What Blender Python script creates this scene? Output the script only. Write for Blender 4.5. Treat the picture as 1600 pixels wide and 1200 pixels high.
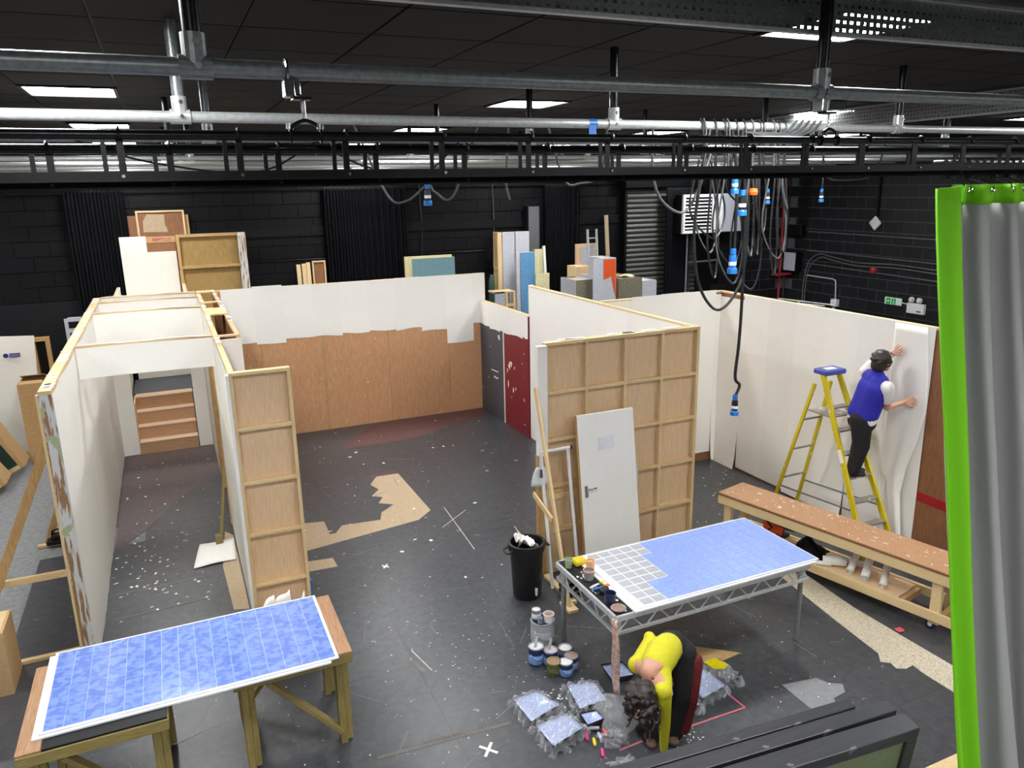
import bpy, math, random
import numpy as np
from mathutils import Vector, Matrix
random.seed(7)
scn = bpy.context.scene
for o in list(bpy.data.objects): bpy.data.objects.remove(o)
S = 1.15                       # metres per layout unit
COL = scn.collection
# ---------------------------------------------------------------- camera
cam_d = bpy.data.cameras.new('camera'); cam_d.sensor_width = 36; cam_d.lens = 26.91
cam_d.clip_start = 0.05; cam_d.clip_end = 200
cam = bpy.data.objects.new('camera', cam_d); COL.objects.link(cam); scn.camera = cam
cam.matrix_world = Matrix(((0.9116441, 0.1190587, -0.3933573, 0.00000), (-0.4105583, 0.2204564, -0.8847829, 0.00000), (-0.0186230, 0.9681033, 0.2498583, 4.48500), (0, 0, 0, 1)))
# ---------------------------------------------------------------- world, exposure
w = bpy.data.worlds.new('world'); scn.world = w; w.use_nodes = True
w.node_tree.nodes['Background'].inputs[0].default_value = (0.75, 0.82, 1.0, 1)
w.node_tree.nodes['Background'].inputs[1].default_value = 0.04
vs = scn.view_settings
vs.view_transform = 'Standard'; vs.look = 'None'; vs.gamma = 1.0; vs.exposure = 0.0; vs.use_curve_mapping = False
LAMP_STRENGTH = 83.0           # ceiling LED panels
# ---------------------------------------------------------------- materials
M = {}
def lin(c):
    if isinstance(c, str):
        c = [int(c[i:i+2], 16) / 255 for i in (0, 2, 4)]
    return tuple((v / 12.92 if v <= .04045 else ((v + .055) / 1.055) ** 2.4) for v in c) + (1,)
def mat(name, col, rough=.6, metal=0., var=.12, scale=6., axis=None, bump=0., col2=None, lo=.35, hi=.65, fleck=None,
        rnd=0., coat=0., trans=0., alpha=1., emit=0., detail=4., sheen=0., spec=.5):
    m = bpy.data.materials.new(name); m.use_nodes = True; nt = m.node_tree; n = nt.nodes; L = nt.links
    b = n['Principled BSDF']; c1 = lin(col)
    b.inputs['Roughness'].default_value = rough; b.inputs['Metallic'].default_value = metal
    b.inputs['Coat Weight'].default_value = coat; b.inputs['Coat Roughness'].default_value = .08
    b.inputs['Transmission Weight'].default_value = trans; b.inputs['Alpha'].default_value = alpha
    b.inputs['Sheen Weight'].default_value = sheen; b.inputs['Specular IOR Level'].default_value = spec
    if emit:
        b.inputs['Emission Color'].default_value = c1; b.inputs['Emission Strength'].default_value = emit
        b.inputs['Base Color'].default_value = c1; M[name] = m; return m
    tc = n.new('ShaderNodeTexCoord'); mp = n.new('ShaderNodeMapping'); L.new(tc.outputs['Object'], mp.inputs[0])
    st = {None: (1, 1, 1), 'x': (.08, 1, 1), 'y': (1, .08, 1), 'z': (1, 1, .08)}[axis]
    mp.inputs['Scale'].default_value = tuple(scale * s for s in st)
    if rnd:
        oi = n.new('ShaderNodeObjectInfo'); ml = n.new('ShaderNodeMath'); ml.operation = 'MULTIPLY'; ml.inputs[1].default_value = 37.
        L.new(oi.outputs['Random'], ml.inputs[0]); L.new(ml.outputs[0], mp.inputs['Location'])
    nz = n.new('ShaderNodeTexNoise'); nz.inputs['Detail'].default_value = detail; nz.inputs['Roughness'].default_value = .6
    L.new(mp.outputs[0], nz.inputs['Vector'])
    rp = n.new('ShaderNodeValToRGB'); L.new(nz.outputs['Fac'], rp.inputs[0])
    rp.color_ramp.elements[0].position = lo; rp.color_ramp.elements[1].position = hi
    if col2 is None:
        a = tuple(v * (1 - var) for v in c1[:3]) + (1,); d = tuple(min(1, v * (1 + var)) for v in c1[:3]) + (1,)
    else: a, d = c1, lin(col2)
    rp.color_ramp.elements[0].color = a; rp.color_ramp.elements[1].color = d
    out = rp.outputs[0]
    if fleck:
        fc, fs, ft = fleck
        n2 = n.new('ShaderNodeTexNoise'); n2.inputs['Scale'].default_value = fs; n2.inputs['Detail'].default_value = 3.
        L.new(tc.outputs['Object'], n2.inputs['Vector'])
        r2 = n.new('ShaderNodeValToRGB'); L.new(n2.outputs['Fac'], r2.inputs[0])
        r2.color_ramp.elements[0].position = ft; r2.color_ramp.elements[1].position = ft + .02
        mx = n.new('ShaderNodeMix'); mx.data_type = 'RGBA'; L.new(r2.outputs[0], mx.inputs['Factor'])
        L.new(out, mx.inputs['A']); mx.inputs['B'].default_value = lin(fc); out = mx.outputs['Result']
    if rnd:
        hs = n.new('ShaderNodeHueSaturation'); mr = n.new('ShaderNodeMapRange')
        mr.inputs['To Min'].default_value = 1 - rnd; mr.inputs['To Max'].default_value = 1 + rnd
        L.new(oi.outputs['Random'], mr.inputs['Value']); L.new(mr.outputs[0], hs.inputs['Value'])
        L.new(out, hs.inputs['Color']); out = hs.outputs[0]
    L.new(out, b.inputs['Base Color'])
    if bump:
        bp = n.new('ShaderNodeBump'); bp.inputs['Strength'].default_value = bump; bp.inputs['Distance'].default_value = .02
        L.new(nz.outputs['Fac'], bp.inputs['Height']); L.new(bp.outputs[0], b.inputs['Normal'])
    M[name] = m; return m
# ---------------------------------------------------------------- mesh helpers (layout units)
class MB:
    def __init__(s): s.v = []; s.f = []
    def add(s, v, f):
        k = len(s.v); s.v += [tuple(p) for p in v]; s.f += [tuple(i + k for i in q) for q in f]; return s
    def box(s, x0, x1, y0, y1, z0, z1):
        return s.add([(x0,y0,z0),(x1,y0,z0),(x1,y1,z0),(x0,y1,z0),(x0,y0,z1),(x1,y0,z1),(x1,y1,z1),(x0,y1,z1)],
                     [(0,3,2,1),(4,5,6,7),(0,1,5,4),(1,2,6,5),(2,3,7,6),(3,0,4,7)])
    def bar(s, p, q, wd, ht, up=(0, 0, 1)):
        p, q = Vector(p), Vector(q); d = (q - p).normalized(); u = Vector(up)
        if abs(d.dot(u)) > .98: u = Vector((0, 1, 0))
        a = d.cross(u).normalized() * (wd / 2); u = a.cross(d).normalized() * (ht / 2)
        return s.add([p-a-u, p+a-u, p+a+u, p-a+u, q-a-u, q+a-u, q+a+u, q-a+u],
                     [(0,3,2,1),(4,5,6,7),(0,1,5,4),(1,2,6,5),(2,3,7,6),(3,0,4,7)][::1])
    def tube(s, pts, r, n=8, cap=True):
        pts = [Vector(p) for p in pts]; k = len(pts); rs = r if isinstance(r, (list, tuple)) else [r] * k
        V = []; ref = None
        for i, p in enumerate(pts):
            d = (pts[min(i+1, k-1)] - pts[max(i-1, 0)]).normalized()
            if ref is None or abs(d.dot(ref)) > .95:
                ref = Vector((0, 0, 1)) if abs(d.z) < .9 else Vector((1, 0, 0))
            a = d.cross(ref).normalized(); c = a.cross(d).normalized(); ref = c
            V += [p + (a * math.cos(t) + c * math.sin(t)) * rs[i] for t in [2 * math.pi * j / n for j in range(n)]]
        F = [(i*n+j, i*n+(j+1) % n, (i+1)*n+(j+1) % n, (i+1)*n+j) for i in range(k-1) for j in range(n)]
        if cap: F += [tuple(range(n))[::-1], tuple((k-1)*n + j for j in range(n))]
        return s.add(V, F)
    def lathe(s, prof, c=(0, 0, 0), n=20, cap=True):
        V = [(c[0] + r*math.cos(2*math.pi*j/n), c[1] + r*math.sin(2*math.pi*j/n), c[2] + z) for r, z in prof for j in range(n)]
        k = len(prof)
        F = [(i*n+j, i*n+(j+1) % n, (i+1)*n+(j+1) % n, (i+1)*n+j) for i in range(k-1) for j in range(n)]
        if cap: F += [tuple(range(n))[::-1], tuple((k-1)*n + j for j in range(n))]
        return s.add(V, F)
    def prism(s, poly, a, b, ax='z'):
        m = {'z': lambda p, h: (p[0], p[1], h), 'y': lambda p, h: (p[0], h, p[1]), 'x': lambda p, h: (h, p[0], p[1])}[ax]
        k = len(poly)
        return s.add([m(p, a) for p in poly] + [m(p, b) for p in poly],
                     [tuple(range(k))[::-1], tuple(range(k, 2*k))] + [(i, (i+1) % k, k+(i+1) % k, k+i) for i in range(k)])
    def sheet(s, fn, nu, nv, th=0.):
        V = [fn(i / nu, j / nv) for j in range(nv+1) for i in range(nu+1)]
        F = [(j*(nu+1)+i, j*(nu+1)+i+1, (j+1)*(nu+1)+i+1, (j+1)*(nu+1)+i) for j in range(nv) for i in range(nu)]
        return s.add(V, F)
    def xf(s, mtx):
        s.v = [tuple(mtx @ Vector(p)) for p in s.v]; return s
WL = {}
def _finish(o, label, cat, group, kind):
    if label: o['label'] = label
    if cat: o['category'] = cat
    if group: o['group'] = group
    if kind: o['kind'] = kind
def thing(name, label, cat, loc=(0, 0, 0), group=None, kind=None):
    o = bpy.data.objects.new(name, None); o.empty_display_size = .1; COL.objects.link(o)
    o.location = Vector(loc) * S; WL[o.name] = Vector(loc); _finish(o, label, cat, group, kind); return o
def obj(name, mb, m, parent=None, label=None, cat=None, group=None, kind=None, smooth=False, bevel=0., local=False, solid=0., subd=0):
    V = [Vector(p) for p in mb.v]
    if parent is not None: org = Vector((0, 0, 0)) if local else WL[parent.name]; loc = Vector((0, 0, 0))
    else:
        lo = [min(p[i] for p in V) for i in range(3)]; hi = [max(p[i] for p in V) for i in range(3)]
        org = Vector(((lo[0]+hi[0])/2, (lo[1]+hi[1])/2, lo[2])); loc = org
    me = bpy.data.meshes.new(name); me.from_pydata([tuple((p - org) * S) for p in V], [], mb.f); me.update()
    import bmesh as _b
    bm = _b.new(); bm.from_mesh(me); _b.ops.recalc_face_normals(bm, faces=bm.faces); bm.to_mesh(me); bm.free()
    mm = M[m] if isinstance(m, str) else m
    me.materials.append(mm)
    if smooth:
        me.polygons.foreach_set('use_smooth', [True] * len(me.polygons)); me.set_sharp_from_angle(angle=math.radians(50))
    o = bpy.data.objects.new(name, me); COL.objects.link(o)
    if parent is not None: o.parent = parent; WL[o.name] = WL[parent.name].copy()
    else: o.location = loc * S; WL[o.name] = Vector(loc)
    if solid:
        md = o.modifiers.new('solid', 'SOLIDIFY'); md.thickness = solid * S; md.offset = 0
    if bevel:
        md = o.modifiers.new('bevel', 'BEVEL'); md.width = bevel * S; md.segments = 1; md.limit_method = 'ANGLE'
    if subd:
        md = o.modifiers.new('sub', 'SUBSURF'); md.levels = subd; md.render_levels = subd
    _finish(o, label, cat, group, kind); return o
def dup(root, loc, rotz=0., label=None, group=None):
    def cp(o, par):
        c = o.copy(); COL.objects.link(c); c.parent = par
        for ch in list(o.children): cp(ch, c)
        return c
    r = cp(root, None); r.location = Vector(loc) * S; r.rotation_euler = (0, 0, rotz); WL[r.name] = Vector(loc)
    if label: r['label'] = label
    if group: r['group'] = group
    return r
def at_origin(mb): return mb
def B(*a): return MB().box(*a)
def spline(pts, n=8):
    P = [Vector(p) for p in pts]; P = [P[0]*2-P[1]] + P + [P[-1]*2-P[-2]]; out = []
    for i in range(1, len(P)-2):
        for k in range(n):
            t = k/n; a, b, c, d = P[i-1], P[i], P[i+1], P[i+2]
            out.append(.5*((2*b) + (c-a)*t + (2*a-5*b+4*c-d)*t*t + (3*b-a-3*c+d)*t**3))
    return out + [P[-2]]
def U(a, b): return random.uniform(a, b)
# palette
mat('floor_dark', '36383c', .34, scale=2.6, col2='4d4f53', lo=.3, hi=.75, detail=10, bump=.05, rnd=.04, fleck=('8d8f92', 11., .715))
mat('floor_seam', '6a6764', .7, var=.2)
mat('concrete', '7c7e80', .7, var=.18, scale=3., detail=8)
mat('plum', '5a4f50', .5, var=.15, scale=4., detail=7, fleck=('7c7472', 12., .72))
mat('redstain', '5e4140', .5, var=.2, scale=4., detail=7, fleck=('86706c', 14., .72))
mat('hardboard', 'b5a083', .7, var=.12, scale=9., detail=6)
mat('osb', 'cabfa6', .7, scale=16., col2='8f8778', detail=8, lo=.42, hi=.66)
mat('greypatch', '85878a', .55, var=.08, scale=5.)
mat('black_paint', '121317', .55, var=.25, scale=3., detail=6, bump=.05, spec=.3)
mat('block_black', '1d1e21', .45, var=.25, scale=9., detail=6, bump=.25, rnd=.2, spec=.35)
mat('block_dark', '090a0e', .55, var=.25, scale=7., detail=6, bump=.15, rnd=.25, spec=.2)
mat('mortar', '0a0b0e', .6, var=.3, scale=20., spec=.2)
mat('mortar_glint', '5c5d60', .5, var=.4, scale=14.)  # joint colour carries the gloss of grazing light on black blockwork
mat('ceil_tile', '1d1c1b', .8, var=.15, scale=30., rnd=.10, spec=.25)
mat('ceil_grid', '121111', .6, var=.1, spec=.25)
mat('paper', 'f2f0ea', .6, var=.012, scale=3., detail=6, rnd=.025)
mat('paper_warm', 'e9e5da', .65, var=.02, scale=4., detail=6, rnd=.03)
mat('ply_z', 'd4a57a', .6, scale=22., axis='z', col2='b2815a', detail=7, lo=.3, hi=.7, fleck=('e0d6c6', 15., .70), rnd=.05)
mat('ply_red', '9a6d4c', .5, scale=16., axis='z', col2='7c4f31', detail=6, lo=.3, hi=.7)
mat('ply_back', 'e6c8a2', .6, scale=16., axis='z', col2='d4b087', detail=6, lo=.3, hi=.75, rnd=.06)
mat('ply_old', 'b0935a', .65, scale=14., axis='z', col2='8c6f3c', detail=6, lo=.3, hi=.75)
for ax in 'xyz':
    mat('pine_' + ax, 'e6cfa2', .55, scale=30., axis=ax, col2='d3b27c', detail=5, lo=.35, hi=.7, rnd=.06)
    mat('treated_' + ax, '9c8b55', .6, scale=24., axis=ax, col2='7d6d3e', detail=5, lo=.35, hi=.7, rnd=.08)
    mat('oldpine_' + ax, 'c8a570', .6, scale=24., axis=ax, col2='a98350', detail=5, lo=.35, hi=.7, rnd=.06)
mat('chipped', 'cfd0cc', .6, scale=7., axis='z', col2='95704a', detail=8, lo=.52, hi=.56, fleck=('a9b08a', 5., .62))
mat('step_ply', 'c8a37e', .55, scale=18., axis='x', col2='b58e69', detail=6, lo=.3, hi=.7)
mat('tread', 'dfc4a8', .55, scale=16., axis='x', col2='d0b094', detail=6)
mat('dark_grey_paint', '4a4d55', .5, var=.15, scale=4., detail=8, fleck=('b9bab8', 6., .72))
mat('dark_red_paint', '7e2530', .5, var=.15, scale=3., detail=8, fleck=('d8cfc6', 7., .70))
mat('galv', '8d9192', .38, metal=.45, var=.18, scale=8., detail=7)
mat('galv_light', 'c2c6c5', .4, metal=.4, var=.12, scale=8., detail=7)
mat('steel_white', 'c9ccce', .4, metal=.3, var=.1, scale=9.)
mat('black_metal', '16171a', .3, metal=.4, var=.2, scale=9.)
mat('black_pipe', '2a2b2d', .28, metal=.7, var=.2, scale=9.)
mat('conduit', '6e6f71', .4, metal=.4, var=.2, scale=9.)  # lighter grey paints in the highlight along dark conduits and cables
mat('chrome', 'b0b2b4', .2, metal=1., var=.05)
mat('rubber', '17171a', .45, var=.1)
mat('cable_black', '1b1b1e', .4, var=.1)
mat('cable_grey', '4e5053', .45, var=.1)
mat('blue_plastic', '2a73c4', .35, var=.08)
mat('white_plastic', 'e2e3e4', .4, var=.04)
mat('grey_plastic', 'b4b8c2', .45, var=.05)
mat('drape_black', '06070d', .85, var=.2, scale=12., spec=.2)
mat('curtain_grey', 'a5a6a4', .85, var=.10, scale=60., detail=3)
mat('curtain_green', '7ed00c', .7, var=.08, scale=50.)
mat('lamp', 'ffffff', emit=LAMP_STRENGTH)
mat('lamp_frame', 'd0d0d0', .5)
# ================================================================ THE SETTING
ZC = 4.62; XR = 13.95; YB = 14.6; XL = -6.0; YF = -8.0
floor = obj('floor', B(XL, XR, YF, YB, -.12, -.006), 'concrete', kind='structure', label='dark painted sheet floor scattered with paper scraps')
bd = MB().box(-.528, .528, -1.058, 1.058, -.005, 0)
ref = None
for i in range(9):
    x0 = -1.66 + i*1.06
    for j in range(6):
        y0 = 2.2 + j*2.12 + (i % 2)*.9 - .9
        if y0 > 12.6: continue
        xa, xb, ya, yb = x0+.0006, x0+1.0594, y0+.0006, min(y0+2.1194, 14.4)
        if i == 0 and yb > 9.2: xa, ya = (-1.66, ya) if ya < 9.2 else (-1.02, ya)
        if i == 0 and ya < 9.2 < yb: yb = 9.2
        if i == 8: xb = 7.0
        if xb - xa < .1: continue
        obj('floor_board', B(xa, xb, ya, yb, -.005, 0), 'floor_dark', floor)
def patch(pts, m, h=.0012): obj('floor_patch', MB().prism(pts, .0003, h), m, floor)
patch([(1.13,8.86),(1.38,8.8),(1.37,8.41),(1.44,8.41),(1.55,8.59),(2.01,8.54),(2.08,8.75),(2.28,8.92),(2.12,9.05),(2.22,9.22),(2.1,9.32),(2.24,9.5),(2.18,9.72),(2.33,9.98),(2.64,9.96),(2.65,8.54),(2.43,8.33),(1.02,8.09),(.9,8.1),(.9,8.86)], 'hardboard')
patch([(.9,7.85),(1.28,7.80),(1.29,7.58),(.9,7.60)], 'hardboard')
patch([(2.18,10.05),(2.66,10.12),(2.62,10.0),(2.34,10.0)], 'redstain')
patch([(2.15,11.38),(2.5,11.9),(2.9,12.46),(4.95,12.46),(4.9,12.1),(4.2,11.75),(3.6,11.5),(3.01,11.34)], 'redstain')
patch([(-.91,10.4),(-.91,12.53),(.33,12.53),(.34,11.0),(-.1,10.6),(-.55,9.6),(-.85,9.1),(-.91,9.1)], 'plum')
patch([(.26,9.05),(.34,8.9),(.34,7.1),(.20,7.15),(.17,8.12)], 'hardboard')
patch([(4.09,4.0),(4.40,3.95),(4.44,3.86),(4.53,3.80),(4.47,3.72),(4.33,3.70),(4.26,3.58),(4.10,3.62),(4.08,3.7)], 'greypatch')
patch([(5.34,5.4),(5.60,5.4),(5.52,4.6),(5.52,4.03),(5.53,3.35),(5.22,3.30),(5.22,3.62),(5.24,3.73),(5.15,3.72),(5.08,3.76),(5.10,3.83),(5.04,3.88),(5.12,3.97),(5.2,4.55)], 'osb', .004)
for a, b in (((.95,4.60),(1.95,4.53)), ((1.5,5.62),(1.56,5.40)), ((-.86,7.97),(-.02,7.99)), ((-.86,7.45),(.0,7.5)), ((1.3,4.62),(1.7,4.58))):
    obj('floor_patch', MB().bar((*a, .001), (*b, .001), .035, .0015), 'floor_seam', floor)
mat('scuff', '75777a', .5, var=.2); mat('chalk', 'c9c8c4', .6, var=.15)
sm = MB()
for _ in range(170):
    x, y, t, l_ = U(-.8, 5.0), U(3.2, 12.2), random.gauss(1.2, 1.0), U(.05, .45)
    if -.95 < x < .95 and not -.85 < x < .25: continue
    sm.bar((x, y, .0012), (x+l_*math.cos(t), min(12.4, y+l_*math.sin(t)), .0012), U(.002, .009), .0008)
obj('scuff_marks', sm, 'scuff', floor, kind='stuff')
for p_, q_ in (((2.83, 8.55), (2.75, 7.30)), ((2.62, 8.0), (3.05, 8.35)), ((1.55, 5.75), (1.62, 5.4))): obj('chalk_line', MB().bar((*p_, .0013), (*q_, .0013), .008, .001), 'chalk', floor)
# scattered scraps too small to pick apart
sc = MB()
def scrap(x, y, r):
    k = random.randint(4, 6); a0 = U(0, 6.28)
    el = U(.25, 1.); pts = []; t0 = U(0, 3.14)
    for i in range(k): p_, q_ = r*U(.6, 1.2)*math.cos(6.28*i/k), r*el*U(.5, 1.)*math.sin(6.28*i/k); pts.append((x+p_*math.cos(t0)-q_*math.sin(t0), y+p_*math.sin(t0)+q_*math.cos(t0)))
    sc.prism(pts, .0015, .004)
for _ in range(55): scrap(U(-.88, .28), U(7.2, 12), U(.006, .026))
for _ in range(50): scrap(max(-.88, min(.3, random.gauss(-.45, .2))), random.gauss(8.3, .5), U(.008, .028))
for _ in range(110): scrap(U(.95, 4.9), U(6.4, 12.3), random.choice((.006, .01, .014, .03)))
for _ in range(260): scrap(U(.3, 5.0), U(3.4, 6.4), U(.003, .010))
for _ in range(70): scrap(random.gauss(2.45, .15), random.gauss(4.62, .12), U(.004, .016))
for _ in range(50): scrap(random.gauss(3.05, .12), random.gauss(3.78, .07), U(.003, .012))
for _ in range(60): scrap(U(5.1, 6.8), U(6.2, 8.3), U(.008, .025))
obj('paper_scraps', sc, 'paper', label='white flecks and slivers of torn paper littering the dark floor', cat='paper scraps', kind='stuff')
# ceiling
ceiling = obj('ceiling', B(XL, XR, YF, YB, ZC+.012, ZC+.15), 'ceil_grid', kind='structure', label='black suspended tile ceiling')
LX = [-4.07, -.47, 3.13, 6.73, 10.33]; LY = [-4.2, -.6, 3.0, 6.6, 9.75, 13.0]  # rearmost row, behind the camera, is added as front fill
tile_me = None
for i in range(-5, 15):
    for j in range(-6, 8):
        x0, y0 = .43+.6*i, 6.3+.6*j
        if any(abs(x0+.3-a) < .35 and abs(y0+.3-b) < .35 for a in LX for b in LY): continue
        if tile_me is None:
            t = obj('ceiling_tile', B(-.293, .293, -.293, .293, 0, .012), 'ceil_tile', ceiling, local=True); tile_me = t.data
        else:
            t = bpy.data.objects.new('ceiling_tile', tile_me); COL.objects.link(t); t.parent = ceiling
        t.location = (Vector((x0+.3, y0+.3, ZC)) - WL['ceiling']) * S
where = {(-.47,6.6): 'nearest at the left above the grey pipes', (-.47,9.75): 'second in line at the left', (3.13,6.6): 'above the middle of the room behind a drop pole',
         (3.13,9.75): 'small and far above the back of the set', (3.13,3.0): 'half hidden behind the perforated beam', (6.73,6.6): 'behind the black clamp at the right',
         (6.73,9.75): 'far behind the cable tangle', (10.33,6.6): 'cut by the right edge of the picture', (10.33,9.75): 'farthest at the right behind the clamp'}
for x in LX:
    for y in LY:
        r = thing('ceiling_light', 'square white LED ceiling panel ' + where.get((x, y), 'assumed out of shot over the hall'), 'light', (x, y, ZC-.012), group='LED ceiling panels')
        f = MB()
        for a, b, c, d in ((-.3,.3,-.3,-.275), (-.3,.3,.275,.3), (-.3,-.275,-.275,.275), (.275,.3,-.275,.275)): f.box(x+a, x+b, y+c, y+d, ZC-.012, ZC+.012)
        obj('frame', f, 'ceil_grid', r); obj('diffuser', B(x-.275, x+.275, y-.275, y+.275, ZC-.004, ZC+.011), 'lamp', r)
# walls
wall_back = obj('wall_back', B(XL, XR, YB, YB+.3, 0, ZC+.012), 'mortar', kind='structure', label='black blockwork back wall')
wall_right = obj('wall_right', B(XR, XR+.3, YF, YB+.3, 0, ZC+.012), 'mortar_glint', kind='structure', label='black painted blockwork right wall')
obj('wall_left', B(XL-.3, XL, YF, YB+.3, 0, ZC+.012), 'black_paint', kind='structure', label='black left wall')
obj('wall_front', B(XL-.3, XR+.3, YF-.3, YF, 0, ZC+.012), 'black_paint', kind='structure', label='black wall behind the gallery')
bh, bl = .244, .5
obj('joint_glints', B(12.3, XR-.013, YB-.004, YB, .9, 4.35), 'mortar_glint', wall_back)  # plate continues the painted joint gloss onto the corner return
bk = None
def block(par, loc, ax, L, m):
    key = (ax, round(L, 3), m)
    if key not in block.me:
        mb = B(-L/2, L/2, -.012, 0, 0, bh-.012) if ax == 'x' else B(-.012, 0, -L/2, L/2, 0, bh-.012)
        o = obj('block', mb, m, par, local=True, bevel=.004); block.me[key] = o.data
    else:
        o = bpy.data.objects.new('block', block.me[key]); COL.objects.link(o); o.parent = par
        md = o.modifiers.new('bevel', 'BEVEL'); md.width = .004*S; md.segments = 1; md.limit_method = 'ANGLE'
    o.location = (Vector(loc) - WL[par.name]) * S
block.me = {}
for k in range(13):
    z = 1.1 + k*bh
    for j in range(11): block(wall_right, (XR, 14.35 - j*bl - (k % 2)*bl/2, z), 'y', bl-.012, 'block_black')
    for j in range(4): block(wall_back, (13.65 - j*bl - (k % 2)*bl/2, YB, z), 'x', bl-.012, 'block_black')
for k in range(8):
    z = 2.2 + k*bh
    for j in range(23): block(wall_back, (-2.2 + j*bl + (k % 2)*bl/2, YB, z), 'x', bl-.006, 'block_dark')
obj('wall_lower_facing', B(-2.7, 9.1, YB-.012, YB, .0, 2.19), 'black_paint', wall_back)
obj('wall_left_facing', B(XL, -2.7, YB-.012, YB, .0, ZC), 'black_paint', wall_back)
obj('wall_right_facing', B(XR-.012, XR, 14.6-5.9-11, 14.6-5.9, 0, ZC), 'black_paint', wall_right)
obj('wall_right_base', B(XR-.012, XR, 8.7, 14.59, 0, 1.09), 'black_paint', wall_right)
tr = thing('trim_1', None, None, (4, YB-.05, 3.1), kind='structure'); tr['label'] = 'black timber ledge running along the back wall'
for k in range(4): obj('ledge_board', B(.3+k*2.2, .3+k*2.2+2.19, YB-.06, YB-.012, 3.1, 3.26), 'block_dark', tr)
# roller shutter with slats
sh = thing('door_1', None, None, (10.1, 14.45, 0), kind='structure'); sh['label'] = 'grey ribbed roller shutter door'
mat('shutter', '4d4e4b', .5, metal=.1, var=.1, scale=5.)
obj('shutter_backing', B(9.15, 11.15, 14.50, 14.58, 0, 3.8), 'black_metal', sh)
me = None
for k in range(26):
    z = 1.05 + k*.106
    prof = [(14.50, z), (14.475, z+.012), (14.455, z+.05), (14.475, z+.088), (14.50, z+.098)]
    obj('slat', MB().prism(prof, 9.2, 11.1, 'x'), 'shutter', sh)
for x in (9.15, 11.1): obj('guide_rail', B(x, x+.06, 14.42, 14.52, 0, 3.85), 'black_metal', sh)
obj('shutter_box', B(9.1, 11.2, 14.3, 14.55, 3.82, 4.15), 'black_metal', sh, bevel=.01)
# ================================================================ THE STAGE SET
def papered(par, pts_fn, n): pass
# --- long left wall
x0, x1 = -1.02, -.93; ya, yb = 6.68, 12.62
lw = thing('set_wall', 'long white papered set wall at the left with a raw timber top', 'wall', (-.97, 9.6, 0))
obj('core', B(x0, x1, ya+.03, yb, 0, 2.41), 'ply_back', lw)
obj('end_batten', B(x0, x1+.004, ya, ya+.03, 0, 2.41), 'chipped', lw, label='flaking painted end edge')
obj('edge_strip', B(x0-.02, x0, ya, ya+.05, 0, 2.41), 'pine_z', lw)
obj('top_rail', B(x0, x1, ya, yb, 2.41, 2.44), 'pine_y', lw)
k = 0; y = ya
while y < yb - .05:
    y2 = min(y+.455, yb); ph = U(0, 6)
    fn = lambda u, v, y=y, y2=y2, ph=ph: (x1+.006, y+(y2-y)*u, .012*math.sin(5*u+ph)*(1-v)+.012 + v*(2.40+.012*math.sin(2.3*u+ph)))
    obj('paper_strip', MB().sheet(fn, 6, 10), 'paper', lw, solid=.0015); y = y2
tp = MB()
for _ in range(38):
    yy = U(ya, yb); a = U(.02, .09)
    tp.prism([(x0+U(-.01,.03), yy), (x1+U(-.03,.012), yy-.01), (x1+U(-.03,.012), yy+a), (x0+U(0,.05), yy+a*U(.4,1))], 2.441, 2.446)
obj('torn_paper', tp, 'paper', lw, kind='stuff')
# --- corridor right wall (double skin)
cw = thing('set_wall', 'double skinned corridor wall with open timber top and doorway', 'wall', (.48, 9.6, 0))
for (a, b, z0, z1) in ((6.68, 9.25, 0, 2.41), (10.55, 12.55, 0, 2.41), (9.25, 10.55, 2.02, 2.41)):
    obj('inner_skin', B(.36, .41, a, b, z0, z1), 'ply_red', cw)
    n = max(1, round((b-a)/.455)); st = (b-a)/n
    for i in range(n):
        ph = U(0, 6)
        obj('paper_strip', MB().sheet(lambda u, v, i=i: (.356, a+st*(i+u), z0+.01+(z1-z0-.01)*v), 5, 6), 'paper_warm', cw, solid=.0015)
obj('outer_skin', B(.58, .62, 8.35, 12.5, 0, 2.41), 'ply_red', cw)
obj('outer_paper', B(.621, .624, 8.34, 12.45, 1.6, 2.42), 'paper', cw)
obj('end_panel', B(.41, .625, 8.33, 8.36, 0, 2.42), 'paper', cw)
for x in (.36, .58): obj('top_rail', B(x, x+.05 if x < .5 else x+.045, 6.68 if x < .5 else 8.35, 12.55, 2.41, 2.44), 'pine_y', cw, bevel=.003)
for y, w_ in ((8.36, .05), (9.95, .55), (11.1, .08), (12.3, .2)): obj('top_cap', B(.365, .62, y, y+w_, 2.44, 2.462), 'pine_x', cw, bevel=.004)
tp = MB()
for _ in range(26):
    xa = random.choice((.35, .57)); yy = U(6.7, 12.3) if xa < .5 else U(8.42, 12.3); a = U(.03, .12)
    tp.prism([(xa, yy), (xa+U(.03, .07), yy), (xa+U(.03, .07), yy+a), (xa+.01, yy+a)], 2.464, 2.468)
obj('torn_paper', tp, 'paper', cw, kind='stuff')
for y in (9.25, 10.52): obj('door_jamb', B(.34, .44, y, y+.03, 0, 2.02), 'oldpine_z', cw)
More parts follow.
